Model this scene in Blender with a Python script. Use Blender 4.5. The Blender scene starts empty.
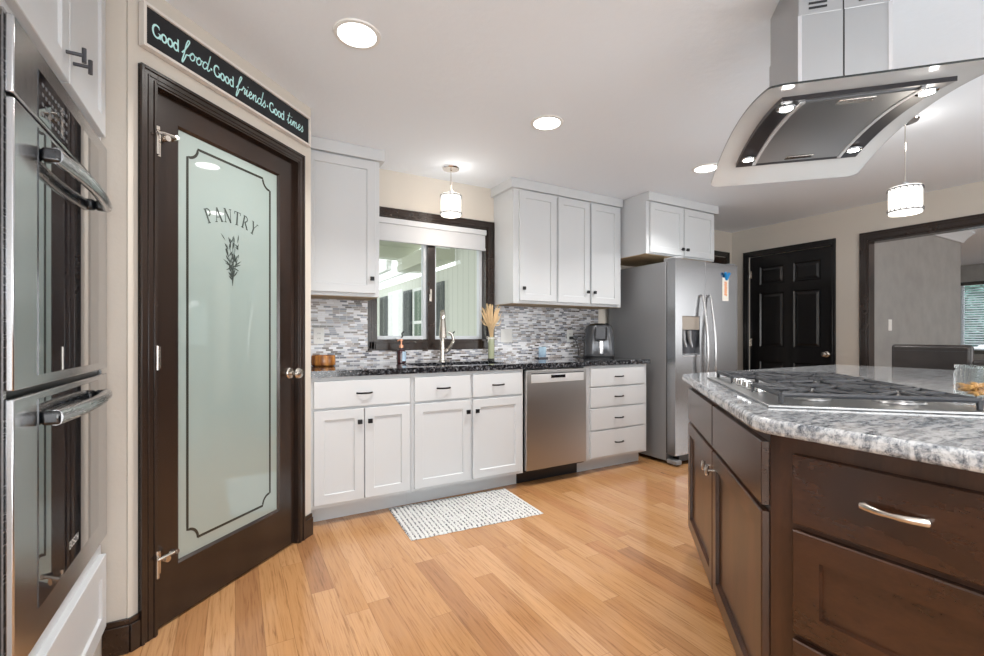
import bpy, math, random
from mathutils import Vector, Matrix
random.seed(7)
R = math.radians
col = bpy.context.scene.collection
scn = bpy.context.scene

# ---------------------------------------------------------------- camera
cd = bpy.data.cameras.new('camera'); cam = bpy.data.objects.new('camera', cd); col.objects.link(cam)
cam.location = (0, 0, 1.117); cam.rotation_euler = (R(90), 0, R(-29.5))
cd.sensor_width = 36; cd.lens = 454/984*36; cd.shift_y = 8/984; cd.clip_start = .02
scn.camera = cam
# ---------------------------------------------------------------- world, exposure
w = bpy.data.worlds.new('world'); scn.world = w; w.use_nodes = True
bg = w.node_tree.nodes['Background']; bg.inputs[0].default_value = (.93, .97, 1, 1); bg.inputs[1].default_value = 2.6
vs = scn.view_settings; vs.view_transform = 'Standard'; vs.look = 'None'; vs.gamma = 1; vs.use_curve_mapping = False
vs.exposure = 0.09
# ---------------------------------------------------------------- large area lights added as soft fill, no window openings behind them
def area(name, loc, rot, sx, sy, power, color=(1, 1, 1), spread=180):
    l = bpy.data.lights.new(name, 'AREA'); l.shape = 'RECTANGLE'; l.size = sx; l.size_y = sy
    l.energy = power; l.color = color; l.spread = R(spread)
    o = bpy.data.objects.new(name, l); col.objects.link(o); o.location = loc; o.rotation_euler = rot
    return o
area('rear_fill', (0.9, -3.05, 1.25), (R(118), 0, 0), 4.2, 2.0, 140, (.93, .975, 1))  # added fill from behind the camera, tilted up to lift the ceiling
area('side_fill', (5.2, -1.7, 1.35), (R(118), 0, R(90)), 2.0, 1.8, 60, (.94, .975, 1))  # added fill from the right, tilted up; the wall there is closed
area('left_fill', (-1.55, -1.5, 1.35), (R(118), 0, R(-90)), 2.6, 1.8, 70, (.94, .975, 1))  # added fill from the left, aimed partly at the ceiling
area('dining_fill', (8.0, -2.4, 1.5), (R(90), 0, 0), 4.0, 1.6, 80, (.98, .99, 1))  # added to brighten the dining room, stands before a solid wall
sun = bpy.data.lights.new('sun', 'SUN'); sun.energy = 1.2; sun.angle = R(8)
so = bpy.data.objects.new('sun', sun); col.objects.link(so); so.rotation_euler = (R(50), 0, R(60))

# ================================================================ helpers
class MB:
    def __init__(s): s.v = []; s.f = []; s.m = []
    def poly(s, pts, faces, mi=0, M=None):
        b = len(s.v)
        for p in pts:
            p = Vector(p); s.v.append(M @ p if M else p)
        for fc in faces: s.f.append([b+i for i in fc]); s.m.append(mi)
        return s
    def box(s, x0, x1, y0, y1, z0, z1, mi=0, M=None):
        x0, x1 = sorted((x0, x1)); y0, y1 = sorted((y0, y1)); z0, z1 = sorted((z0, z1))
        return s.poly([(x0,y0,z0),(x1,y0,z0),(x1,y1,z0),(x0,y1,z0),(x0,y0,z1),(x1,y0,z1),(x1,y1,z1),(x0,y1,z1)],
            [(0,3,2,1),(4,5,6,7),(0,1,5,4),(1,2,6,5),(2,3,7,6),(3,0,4,7)], mi, M)
    def prism(s, pts, z0, z1, mi=0, mside=None, M=None):      # pts ccw seen from +z
        n = len(pts)
        s.poly([(x,y,z0) for x,y in pts]+[(x,y,z1) for x,y in pts], [tuple(range(n-1,-1,-1)), tuple(range(n,2*n))], mi, M)
        b = len(s.v)-2*n
        for i in range(n):
            j = (i+1) % n; s.f.append([b+i, b+j, b+n+j, b+n+i]); s.m.append(mi if mside is None else mside)
        return s
    def lathe(s, prof, c=(0,0,0), n=24, mi=0, M=None):        # prof = [(r,z)...], axis z
        b = len(s.v); pts = []; k = len(prof)
        for r, z in prof:
            for i in range(n):
                a = 2*math.pi*i/n; pts.append((c[0]+r*math.cos(a), c[1]+r*math.sin(a), c[2]+z))
        fs = []
        for q in range(k-1):
            for i in range(n):
                j = (i+1) % n; fs.append((q*n+i, q*n+j, (q+1)*n+j, (q+1)*n+i))
        if prof[0][0] > 1e-6: fs.append(tuple(range(n-1,-1,-1)))
        if prof[-1][0] > 1e-6: fs.append(tuple((k-1)*n+i for i in range(n)))
        return s.poly(pts, fs, mi, M)
    def tube(s, pts, r, n=10, mi=0, M=None, sy=1.0, cap=True):
        pts = [Vector(p) for p in pts]; k = len(pts); rs = r if isinstance(r, (list, tuple)) else [r]*k
        out = []; up = None
        for i in range(k):
            d = (pts[min(i+1,k-1)]-pts[max(i-1,0)]).normalized()
            if up is None:
                up = Vector((0,0,1)) if abs(d.z) < .9 else Vector((1,0,0))
            a = d.cross(up).normalized(); bb = a.cross(d).normalized(); up = bb
            for q in range(n):
                t = 2*math.pi*q/n
                out.append(pts[i]+a*math.cos(t)*rs[i]+bb*math.sin(t)*rs[i]*sy)
        fs = []
        for i in range(k-1):
            for q in range(n):
                j = (q+1) % n; fs.append((i*n+q, i*n+j, (i+1)*n+j, (i+1)*n+q))
        if cap: fs += [tuple(range(n-1,-1,-1)), tuple((k-1)*n+q for q in range(n))]
        return s.poly(out, fs, mi, M)
    def cyl(s, p0, p1, r, n=16, mi=0, M=None): return s.tube([p0, p1], r, n, mi, M)
    def rings(s, x0, x1, z0, z1, loops, mi=0, M=None, back=True):   # panelled slab; loops=[(inset,y)...] from the back outwards, front is -y
        b = []; 
        for ins, y in loops:
            b += [(x0+ins,y,z0+ins),(x1-ins,y,z0+ins),(x1-ins,y,z1-ins),(x0+ins,y,z1-ins)]
        fs = []; k = len(loops)
        for q in range(k-1):
            for i in range(4):
                j = (i+1) % 4; fs.append((q*4+i, q*4+j, (q+1)*4+j, (q+1)*4+i))
        fs.append(tuple((k-1)*4+i for i in range(4)))
        if back: fs.append((3,2,1,0))
        return s.poly(b, fs, mi, M)
    def ribbon(s, pts, wd, y=0, th=.0006, mi=0, M=None):      # flat stroke in the xz plane
        k = len(pts); L = []; Rr = []
        ws = wd if isinstance(wd, (list, tuple)) else [wd]*k
        for i in range(k):
            a = pts[max(i-1,0)]; b = pts[min(i+1,k-1)]
            dx, dz = b[0]-a[0], b[1]-a[1]; l = math.hypot(dx, dz) or 1; nx, nz = -dz/l, dx/l; h = ws[i]/2
            L.append((pts[i][0]+nx*h, y-th, pts[i][1]+nz*h)); Rr.append((pts[i][0]-nx*h, y-th, pts[i][1]-nz*h))
        fs = [(i, k+i, k+i+1, i+1) for i in range(k-1)]
        return s.poly(L+Rr, fs, mi, M)
    def build(s, name, mats, parent=None, loc=(0,0,0), rz=0, bevel=0, seg=2, smooth=35, kind=None):
        me = bpy.data.meshes.new(name); me.from_pydata([tuple(v) for v in s.v], [], s.f)
        if not isinstance(mats, (list, tuple)): mats = [mats]
        for m_ in mats: me.materials.append(m_)
        for p, mi in zip(me.polygons, s.m): p.material_index = mi
        if smooth:
            me.shade_smooth(); me.set_sharp_from_angle(angle=R(smooth))
        me.update()
        o = bpy.data.objects.new(name, me); col.objects.link(o)
        if parent: o.parent = parent
        o.location = loc; o.rotation_euler = (0, 0, rz)
        if bevel:
            b = o.modifiers.new('bevel', 'BEVEL'); b.width = bevel; b.segments = seg; b.limit_method = 'ANGLE'; b.angle_limit = R(40)
        if kind: o['kind'] = kind
        return o
def tag(o, label=None, cat=None, group=None, kind=None):
    if label: o['label'] = label
    if cat: o['category'] = cat
    if group: o['group'] = group
    if kind: o['kind'] = kind
    return o
def thing(name, label, cat, loc=(0,0,0), rz=0, group=None, kind=None):
    o = bpy.data.objects.new(name, None); col.objects.link(o); o.location = loc; o.rotation_euler = (0,0,rz)
    o.empty_display_size = .05
    return tag(o, label, cat, group, kind)
def copy_tree(o, parent=None):
    c = o.copy(); col.objects.link(c); c.parent = parent
    for ch in list(o.children): copy_tree(ch, c)
    return c
def cr(pts, n=6):                                             # Catmull-Rom through 2D/3D points
    P = [Vector(p) for p in pts]; out = []
    for i in range(len(P)-1):
        p0 = P[max(i-1,0)]; p1 = P[i]; p2 = P[i+1]; p3 = P[min(i+2,len(P)-1)]
        for k in range(n):
            t = k/n
            out.append(.5*((2*p1)+(p2-p0)*t+(2*p0-5*p1+4*p2-p3)*t*t+(3*p1-p0-3*p2+p3)*t**3))
    out.append(P[-1]); return [tuple(p) for p in out]

# ---------------------------------------------------------------- materials
class NT:
    def __init__(s, name):
        s.m = bpy.data.materials.new(name); s.m.use_nodes = True; s.t = s.m.node_tree
        s.b = s.t.nodes['Principled BSDF']; s.o = s.t.nodes['Material Output']
    def n(s, typ, **kw):
        x = s.t.nodes.new(typ)
        for k, v in kw.items(): setattr(x, k, v)
        return x
    def l(s, a, b): s.t.links.new(a, b)
    def math(s, op, a, b=None, c=None):
        x = s.n('ShaderNodeMath', operation=op)
        for i, v in enumerate((a, b, c)):
            if v is None: continue
            if isinstance(v, (int, float)): x.inputs[i].default_value = v
            else: s.l(v, x.inputs[i])
        return x.outputs[0]
    def ramp(s, fac, stops, interp='LINEAR'):
        r = s.n('ShaderNodeValToRGB'); r.color_ramp.interpolation = interp; e = r.color_ramp.elements
        while len(e) < len(stops): e.new(.5)
        for x, (p, c) in zip(e, stops): x.position = p; x.color = (*c, 1)
        s.l(fac, r.inputs[0]); return r.outputs[0]
    def coords(s, scale=(1,1,1), rot=(0,0,0), out='Object'):
        tc = s.n('ShaderNodeTexCoord'); mp = s.n('ShaderNodeMapping'); mp.inputs['Scale'].default_value = scale; mp.inputs['Rotation'].default_value = rot
        s.l(tc.outputs[out], mp.inputs[0]); return mp.outputs[0]
    def noise(s, vec, scale=5, detail=4, rough=.5, dist=0):
        x = s.n('ShaderNodeTexNoise'); s.l(vec, x.inputs['Vector']); x.inputs['Scale'].default_value = scale
        x.inputs['Detail'].default_value = detail; x.inputs['Roughness'].default_value = rough; x.inputs['Distortion'].default_value = dist
        return x.outputs['Fac']
    def bump(s, h, strength=.2, dist=.01):
        x = s.n('ShaderNodeBump'); x.inputs['Strength'].default_value = strength; x.inputs['Distance'].default_value = dist
        s.l(h, x.inputs['Height']); s.l(x.outputs[0], s.b.inputs['Normal'])
    def set(s, **kw):
        for k, v in kw.items():
            i = s.b.inputs[k.replace('_', ' ')]
            i.default_value = (*v, 1) if isinstance(v, tuple) and len(v) == 3 else v
        return s
def mat(name, c, rough=.5, metal=0, noise=0, bump=0, bscale=40, **kw):
    t = NT(name); t.set(Base_Color=c, Roughness=rough, Metallic=metal, **kw)
    v = t.coords()
    if noise:
        f = t.noise(v, 6, 3); t.l(t.ramp(f, [(.3, tuple(x*(1-noise) for x in c)), (.7, tuple(min(1, x*(1+noise)) for x in c))]), t.b.inputs['Base Color'])
    if bump: t.bump(t.noise(v, bscale, 4), bump, .004)
    return t.m
def wood(name, dark, light, rough=.4, scale=(1,1,1), coat=0., contrast=(.3,.7)):
    t = NT(name); v = t.coords(scale)
    f1 = t.noise(v, 3, 5, .6, .6); f2 = t.noise(t.coords(tuple(x*6 for x in scale)), 9, 3, .6, .2)
    f = t.math('ADD', t.math('MULTIPLY', f1, .84), t.math('MULTIPLY', f2, .16))
    t.l(t.ramp(f, [(contrast[0], dark), (contrast[1], light)]), t.b.inputs['Base Color'])
    t.set(Roughness=rough, Coat_Weight=coat, Coat_Roughness=.15); t.bump(f2, .02, .001); return t.m
M = {}
M['white'] = mat('white_cabinet_paint', (.60,.62,.64), .38)
M['wall'] = mat('cream_wall_paint', (.62,.575,.515), .75, bump=.15, bscale=60)
M['grey_wall'] = mat('grey_plaster', (.29,.285,.275), .38, noise=.10, bump=.1, bscale=12)
M['black_metal'] = mat('dark_bronze_hardware', (.02,.02,.022), .35, .6)
M['nickel'] = mat('brushed_nickel', (.62,.58,.53), .25, 1)
M['chrome'] = mat('chrome', (.8,.8,.81), .08, 1)
M['dark_metal'] = mat('dark_metal', (.09,.09,.1), .3, .8)
M['iron'] = mat('cast_iron', (.055,.058,.065), .36, .35, bump=.2, bscale=200)
M['black'] = mat('black_plastic', (.012,.012,.014), .35)
M['black_gloss'] = mat('black_gloss', (.01,.011,.013), .06, Coat_Weight=.6)
M['white_plastic'] = mat('white_plastic', (.82,.82,.8), .35)
M['vinyl'] = mat('white_window_vinyl', (.72,.76,.8), .3)
M['blind'] = mat('white_shade_fabric', (.60,.61,.63), .8)
M['paper'] = mat('white_paper', (.85,.82,.76), .8)
M['orange'] = mat('orange_ink', (.85,.3,.08), .8)
M['blue'] = mat('blue_plastic', (.0,.2,.5), .4)
M['copper'] = mat('copper_plastic', (.75,.36,.22), .3, .6)
M['amber'] = mat('dark_amber_soap', (.045,.015,.02), .12, Coat_Weight=.5)
M['label'] = mat('pale_blue_label', (.45,.6,.8), .5, noise=.4)
M['teal_letter'] = mat('pale_teal_lettering', (.55,.88,.88), .6)
M['sign_white'] = mat('sign_white_wood', (.74,.7,.66), .6, noise=.05)
M['sign_black'] = mat('sign_dark_board', (.012,.014,.018), .75, noise=.25)
M['leather'] = mat('dark_leather', (.036,.031,.030), .28, noise=.2, bump=.2, bscale=90)
M['door_line'] = mat('clear_glass_line', (.035,.035,.03), .15)
M['letter_grey'] = mat('etched_lettering', (.045,.06,.055), .5)
M['straw'] = mat('dried_grass', (.78,.58,.34), .9, noise=.25)
M['nut'] = mat('roasted_nuts', (.62,.33,.1), .5, noise=.3)
M['shutter'] = mat('dark_shutter', (.035,.045,.055), .5)
M['soffit'] = mat('pale_green_soffit', (.56,.58,.47), .7)
M['outside_white'] = mat('white_beam_paint', (.85,.87,.85), .6)
M['cord_white'] = mat('white_string', (.8,.78,.72), .8)
M['walnut'] = wood('turned_wood', (.12,.028,.006), (.62,.26,.05), .25, (9,9,.8), .5, (.36,.62))
M['espresso'] = wood('espresso_door_wood', (.012,.0065,.0045), (.032,.017,.011), .24, (4,4,.35), .2)
M['espresso_h'] = wood('espresso_casing_wood', (.013,.0075,.0055), (.034,.019,.013), .24, (1,1,1), .2)
M['blackdoor'] = wood('near_black_door_paint', (.008,.008,.009), (.017,.016,.016), .22, (4,4,.4), .3)
M['island_wood'] = wood('island_stained_wood', (.011,.0045,.0025), (.072,.027,.012), .27, (.9,.9,2.0), .3, (.28,.72))
M['island_wood_v'] = wood('island_stained_wood_upright', (.013,.0055,.003), (.085,.034,.016), .32, (2.5,2.5,.6), .2, (.28,.72))
M['glass'] = NT('window_glass').set(Base_Color=(.95,1,.98), Roughness=.0, Transmission_Weight=1.0, IOR=1.05, Alpha=.12).m
M['clear'] = NT('clear_jar_glass').set(Base_Color=(.93,.97,.96), Roughness=.02, Transmission_Weight=1.0, IOR=1.3, Alpha=.45).m
M['vase_glass'] = NT('green_vase_glass').set(Base_Color=(.62,.66,.45), Roughness=.15, Transmission_Weight=.35).m
def steel(name, c, rough, axis, am=.5):
    t = NT(name); t.set(Base_Color=c, Metallic=1.0, Roughness=rough)
    sc = [300, 300, 300]; sc[axis] = 3
    f = t.noise(t.coords(tuple(sc)), 1, 2, .5)
    t.l(t.math('ADD', t.math('MULTIPLY', f, .14*am), rough-.05), t.b.inputs['Roughness'])
    return t.m
M['steel'] = steel('brushed_steel', (.56,.56,.57), .28, 0)
M['steel_fridge'] = steel('fridge_steel', (.40,.405,.415), .27, 0)
M['steel_dw'] = steel('dishwasher_steel', (.50,.49,.48), .38, 2)
M['steel_v'] = steel('brushed_steel_upright', (.58,.585,.60), .24, 2)
M['steel_side'] = mat('grey_painted_steel', (.27,.275,.285), .42, .3)
M['steel_hood'] = mat('satin_hood_steel', (.47,.48,.49), .36, 1)
M['oven_glass'] = NT('oven_door_glass').set(Base_Color=(.012,.014,.018), Roughness=.03, Specular_IOR_Level=.6, Coat_Weight=1.0, Coat_IOR=1.55, Coat_Roughness=.01).m
def emis(name, c, s):
    t = NT(name); t.set(Base_Color=(.9,.9,.9), Emission_Color=c, Emission_Strength=s); return t.m
M['lamp'] = emis('recessed_lamp', (1,.98,.95), 9)
M['halogen'] = emis('hood_lamp', (1,.98,.95), 30)
M['shade'] = emis('pendant_shade_glass', (1,.95,.88), 1.15)
# frosted door glass
t = NT('frosted_glass'); t.set(Base_Color=(.30,.37,.35), Roughness=.5, Coat_Weight=1.0, Coat_Roughness=.012, Coat_IOR=2.0); M['frost'] = t.m
# hood glass: pale grey tinted sheet
M['hood_glass'] = NT('hood_canopy_glass').set(Base_Color=(.84,.86,.86), Roughness=.12, Alpha=.74, Specular_IOR_Level=.8).m
M['hood_edge'] = mat('hood_glass_edge', (.02,.025,.025), .2)
# ceiling
t = NT('ceiling_texture'); t.set(Base_Color=(.83,.88,.94), Roughness=.9); v = t.coords()
t.bump(t.noise(v, 14, 5, .6), .35, .006); M['ceiling'] = t.m
# bamboo floor planks running along y
def planks(name, wd, ln, stops, rough):
    t = NT(name); tc = t.n('ShaderNodeTexCoord'); sp = t.n('ShaderNodeSeparateXYZ'); t.l(tc.outputs['Object'], sp.inputs[0])
    rx = t.math('DIVIDE', sp.outputs[0], wd); row = t.math('FLOOR', rx)
    wn = t.n('ShaderNodeTexWhiteNoise', noise_dimensions='1D'); t.l(row, wn.inputs['W'])
    ry = t.math('ADD', t.math('DIVIDE', sp.outputs[1], ln), t.math('MULTIPLY', wn.outputs['Value'], 7.3)); cy = t.math('FLOOR', ry)
    cb = t.n('ShaderNodeCombineXYZ'); t.l(row, cb.inputs[0]); t.l(cy, cb.inputs[1])
    w2 = t.n('ShaderNodeTexWhiteNoise', noise_dimensions='2D'); t.l(cb.outputs[0], w2.inputs['Vector'])
    base = t.ramp(w2.outputs['Value'], stops)
    # grain, shifted per board
    ad = t.n('ShaderNodeVectorMath', operation='ADD'); t.l(tc.outputs['Object'], ad.inputs[0]); t.l(w2.outputs['Color'], ad.inputs[1])
    mp = t.n('ShaderNodeMapping'); mp.inputs['Scale'].default_value = (48, 2.0, 1); t.l(ad.outputs[0], mp.inputs[0])
    g = t.noise(mp.outputs[0], 2.2, 6, .62, .8)
    g2 = t.ramp(g, [(.30, (.46,.38,.30)), (.46, (.92,.90,.88)), (.55, (1,1,1)), (.75, (1.12,1.1,1.06))])
    mx = t.n('ShaderNodeMix', data_type='RGBA', blend_type='MULTIPLY'); mx.inputs[0].default_value = .8
    t.l(base, mx.inputs[6]); t.l(g2, mx.inputs[7])
    fx = t.math('FRACT', rx); ex = t.math('MINIMUM', fx, t.math('SUBTRACT', 1, fx))
    fy = t.math('FRACT', ry); ey = t.math('MULTIPLY', t.math('MINIMUM', fy, t.math('SUBTRACT', 1, fy)), ln/wd)
    e = t.math('MINIMUM', ex, ey); gap = t.math('LESS_THAN', e, .010)
    m2 = t.n('ShaderNodeMix', data_type='RGBA'); t.l(t.math('MULTIPLY', gap, .55), m2.inputs[0]); t.l(mx.outputs[2], m2.inputs[6]); m2.inputs[7].default_value = (.16,.08,.035,1)
    t.l(m2.outputs[2], t.b.inputs['Base Color'])
    t.l(t.math('ADD', rough, t.math('MULTIPLY', g, .08)), t.b.inputs['Roughness'])
    t.bump(t.math('SUBTRACT', t.math('MULTIPLY', g, .25), gap), .12, .001)
    t.set(Coat_Weight=.4, Coat_Roughness=.10); return t.m
M['floor'] = planks('bamboo_planks', .096, .95, [(0, (.30,.14,.06)), (.018, (.39,.195,.082)), (.35, (.43,.22,.09)), (.6, (.465,.245,.105)), (.88, (.51,.285,.135)), (1, (.41,.195,.08))], .16)
# mosaic backsplash
t = NT('mosaic_tile'); tc = t.n('ShaderNodeTexCoord'); sp = t.n('ShaderNodeSeparateXYZ'); t.l(tc.outputs['Object'], sp.inputs[0])
tw, th_ = .050, .0142
rz = t.math('DIVIDE', sp.outputs[2], th_); row = t.math('FLOOR', rz)
wn = t.n('ShaderNodeTexWhiteNoise', noise_dimensions='1D'); t.l(row, wn.inputs['W'])
rx = t.math('ADD', t.math('DIVIDE', sp.outputs[0], tw), t.math('MULTIPLY', wn.outputs['Value'], 5.0)); cx_ = t.math('FLOOR', rx)
cb = t.n('ShaderNodeCombineXYZ'); t.l(row, cb.inputs[0]); t.l(cx_, cb.inputs[1])
w2 = t.n('ShaderNodeTexWhiteNoise', noise_dimensions='2D'); t.l(cb.outputs[0], w2.inputs['Vector'])
c = t.ramp(w2.outputs['Value'], [(0,(.76,.77,.81)),(.16,(.60,.61,.65)),(.34,(.33,.35,.41)),(.50,(.28,.25,.24)),(.63,(.16,.17,.21)),(.74,(.10,.085,.08)),(.83,(.68,.68,.71)),(.93,(.42,.385,.375))], 'CONSTANT')
fx = t.math('FRACT', rx); fz = t.math('FRACT', rz)
gx = t.math('LESS_THAN', t.math('MINIMUM', fx, t.math('SUBTRACT', 1, fx)), .026); gz = t.math('LESS_THAN', t.math('MINIMUM', fz, t.math('SUBTRACT', 1, fz)), .075)
gap = t.math('MAXIMUM', gx, gz)
m2 = t.n('ShaderNodeMix', data_type='RGBA'); t.l(gap, m2.inputs[0]); t.l(c, m2.inputs[6]); m2.inputs[7].default_value = (.60,.59,.58,1)
t.l(m2.outputs[2], t.b.inputs['Base Color']); t.l(t.math('ADD', .12, t.math('MULTIPLY', gap, .6)), t.b.inputs['Roughness'])
t.bump(t.math('SUBTRACT', 1, gap), .3, .001); M['mosaic'] = t.m
# black granite
t = NT('black_granite'); v = t.coords(); f = t.noise(v, 170, 5, .75); g = t.noise(v, 60, 4, .6)
c = t.ramp(t.math('MULTIPLY', t.math('ADD', f, g), .5), [(.44,(.006,.006,.008)),(.52,(.025,.026,.03)),(.58,(.16,.165,.18)),(.64,(.42,.43,.45))])
t.l(c, t.b.inputs['Base Color']); t.set(Roughness=.08, Coat_Weight=.3); M['granite_black'] = t.m
# white granite with grey streaks
t = NT('white_granite'); v = t.coords((1,1,1), (0,0,R(45)))
mp = t.coords((1.0, 4.2, 2.5), (0,0,R(38)))
f = t.noise(mp, 9, 9, .72, 1.1); g = t.noise(v, 75, 7, .75); h = t.noise(mp, 2.0, 4, .6, .8)
s_ = t.math('ADD', t.math('MULTIPLY', f, .55), t.math('MULTIPLY', g, .45))
c = t.ramp(s_, [(.385,(.04,.045,.055)),(.435,(.17,.185,.205)),(.49,(.36,.375,.395)),(.535,(.55,.56,.57)),(.61,(.65,.66,.67))])
c2 = t.ramp(h, [(.35,(.84,.84,.85)),(.55,(1,1,1)),(.72,(1,.97,.95))])
mx = t.n('ShaderNodeMix', data_type='RGBA', blend_type='MULTIPLY'); mx.inputs[0].default_value = 1; t.l(c, mx.inputs[6]); t.l(c2, mx.inputs[7])
t.l(mx.outputs[2], t.b.inputs['Base Color']); t.set(Roughness=.10, Coat_Weight=.2); M['granite_white'] = t.m
# rug
t = NT('woven_rug'); v = t.coords((1,1,1)); f = t.noise(t.coords((90, 55, 1)), 1, 4, .7); sp = t.n('ShaderNodeSeparateXYZ'); t.l(t.n('ShaderNodeTexCoord').outputs['Object'], sp.inputs[0])
fr = t.math('FRACT', t.math('DIVIDE', sp.outputs[0], .0265)); e = t.math('ABSOLUTE', t.math('SUBTRACT', fr, .5))
valley = t.math('GREATER_THAN', e, .30); dk = t.math('MULTIPLY', valley, t.math('GREATER_THAN', f, .50))
c = t.n('ShaderNodeMix', data_type='RGBA'); t.l(dk, c.inputs[0]); c.inputs[6].default_value = (.60,.60,.59,1); c.inputs[7].default_value = (.09,.09,.11,1)
t.l(c.outputs[2], t.b.inputs['Base Color']); t.set(Roughness=.95); t.bump(f, .6, .004); M['rug'] = t.m
# siding (vertical boards along y)
t = NT('pale_green_siding'); sp = t.n('ShaderNodeSeparateXYZ'); t.l(t.n('ShaderNodeTexCoord').outputs['Object'], sp.inputs[0])
fr = t.math('FRACT', t.math('DIVIDE', sp.outputs[1], .2)); ln_ = t.math('LESS_THAN', fr, .06)
c = t.n('ShaderNodeMix', data_type='RGBA'); t.l(ln_, c.inputs[0]); c.inputs[6].default_value = (.68,.70,.63,1); c.inputs[7].default_value = (.48,.50,.43,1)
t.l(c.outputs[2], t.b.inputs['Base Color']); t.set(Roughness=.7); M['siding'] = t.m
# foliage
t = NT('foliage'); f = t.noise(t.coords(), 9, 8, .75)
t.l(t.ramp(f, [(.38,(.01,.03,.03)),(.5,(.06,.16,.12)),(.6,(.25,.42,.4)),(.68,(.75,.9,.95))]), t.b.inputs['Base Color']); t.set(Roughness=.8); M['foliage'] = t.m
M['card'] = mat('blue_white_pattern', (.35,.5,.8), .4, noise=.7)

# ================================================================ the room shell
CE = 2.40; PI = math.pi
def struct(name, mb, m, label, cat, **kw):
    return tag(mb.build(name, m, kind='structure', **kw), label, cat)
struct('floor', MB().box(-1.8, 5.5, -3.3, 3.6, -.06, 0).box(5.5, 11.8, -3.3, 5.2, -.06, 0), M['floor'], 'honey bamboo plank floor running under all the cabinets', 'floor')
struct('ceiling', MB().box(-1.8, 5.5, -3.3, 3.6, CE, CE+.1).box(5.5, 11.8, -3.3, 5.2, CE, CE+.1), M['ceiling'], 'light grey textured ceiling with recessed lights', 'ceiling')
# back wall with window hole (X .93-1.905, Z 1.075-2.045)
WX0, WX1, WZ0, WZ1 = .93, 1.905, 1.075, 2.045
struct('wall_back', MB().box(.25, WX0, 3.45, 3.6, 0, CE).box(WX1, 5.5, 3.45, 3.6, 0, CE).box(WX0, WX1, 3.45, 3.6, 0, WZ0).box(WX0, WX1, 3.45, 3.6, WZ1, CE), M['wall'], 'cream wall behind the sink and fridge', 'wall')
# pantry diagonal wall : local frame, x from the left corner to the right corner
PO = (-.33, 2.03, 0); PR = R(45)
struct('wall_pantry', MB().box(0, .095, 0, .12, 0, CE).box(.875, .992, 0, .12, 0, CE).box(.095, .875, 0, .12, 2.05, CE), M['wall'], 'cream diagonal wall around the pantry door', 'wall', loc=PO, rz=PR)
struct('wall_pantry_side', MB().box(.25, .3715, 2.74, 3.45, 0, CE), M['wall'], 'cream wall end beside the leftmost white base cabinet', 'wall')
struct('wall_return', MB().box(-1.15, -.33, 2.035, 2.15, 0, CE), M['wall'], 'narrow cream wall strip between ovens and pantry door', 'wall')
struct('wall_left', MB().box(-1.8, -1.68, -3.3, 3.6, 0, CE), M['wall'], 'cream wall behind the oven cabinet', 'wall')
struct('wall_pantry_back', MB().box(-1.7, .25, 3.45, 3.6, 0, CE), M['wall'], 'cream wall closing the pantry', 'wall')
struct('wall_rear', MB().box(-1.8, 11.8, -3.42, -3.3, 0, CE), M['wall'], 'cream wall behind the viewer', 'wall')
# right wall, door Y 2.36..3.231 top 2.055 ; opening Y -0.6..1.998 top 2.05
struct('wall_right', MB().box(5.38, 5.5, 3.235, 3.45, 0, CE).box(5.38, 5.5, 2.355, 3.235, 2.06, CE).box(5.38, 5.5, 2.056, 2.355, 0, CE).box(5.38, 5.5, -.6, 2.056, 2.05, CE).box(5.38, 5.5, -3.3, -.6, 0, CE), M['wall'], 'cream wall holding the black door and the wide opening', 'wall')
struct('wall_dining', MB().box(5.5, 7.9, 2.057, 2.17, 0, CE), M['grey_wall'], 'grey plaster wall seen through the wide opening', 'wall')
struct('wall_dining_far', MB().box(11.5, 11.62, 3.0, 5.2, 0, CE).box(11.5, 11.62, -3.3, 1.2, 0, CE).box(11.5, 11.62, 1.2, 3.0, 0, .86).box(11.5, 11.62, 1.2, 3.0, 2.03, CE), M['grey_wall'], 'far grey wall with the blinded window', 'wall')
struct('wall_dining_back', MB().box(5.5, 11.8, 5.1, 5.22, 0, CE), M['grey_wall'], 'far grey wall beyond the plaster wall corner', 'wall')
# crown moulding on the grey wall
def crown_prof(mb, x0, x1, y, s=.12):
    pr = [(0,0),(-.018,0),(-.03,-0+.02),(-.055,.05),(-.085,.075),(-s,.1),(-s,.12),(0,.12)]
    pts = []; n = len(pr)
    for x in (x0, x1): pts += [(x, y+a, CE-.12+b) for a, b in pr]
    mb.poly(pts, [tuple(range(n)), tuple(range(2*n-1, n-1, -1))]+[(i, i+n, (i+1)%n+n, (i+1)%n) for i in range(n)]); return mb
cm = crown_prof(MB(), 5.52, 7.93, 2.056)
struct('trim_1', cm, M['white'], 'white crown moulding topping the grey plaster wall', 'crown moulding', smooth=0)
# baseboards
def bb(mb, x0, x1, yf, h=.12, t_=.016): mb.box(x0, x1, yf-t_, yf, 0, h-.02).box(x0, x1, yf-t_*.6, yf, h-.02, h); return mb
struct('baseboard_pantry', bb(bb(MB(), .0, .034, 0), .922, .993, 0), M['espresso_h'], 'dark baseboard pieces flanking the pantry door', 'baseboard', loc=PO, rz=PR, bevel=.002)
struct('baseboard_left', bb(MB(), -.40, -.325, 2.035), M['espresso_h'], 'dark baseboard between oven cabinet and pantry door', 'baseboard', bevel=.002)
struct('baseboard_back', bb(bb(MB(), 4.2, 4.35, 3.45), 5.32, 5.38, 3.45), M['espresso_h'], 'dark baseboard behind the fridge', 'baseboard', bevel=.002)
struct('baseboard_right', MB().box(5.364, 5.38, 2.12, 2.32, 0, .12).box(5.364, 5.38, 3.295, 3.43, 0, .12), M['espresso_h'], 'dark baseboard beside the black panelled door', 'baseboard', bevel=.002)
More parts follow.
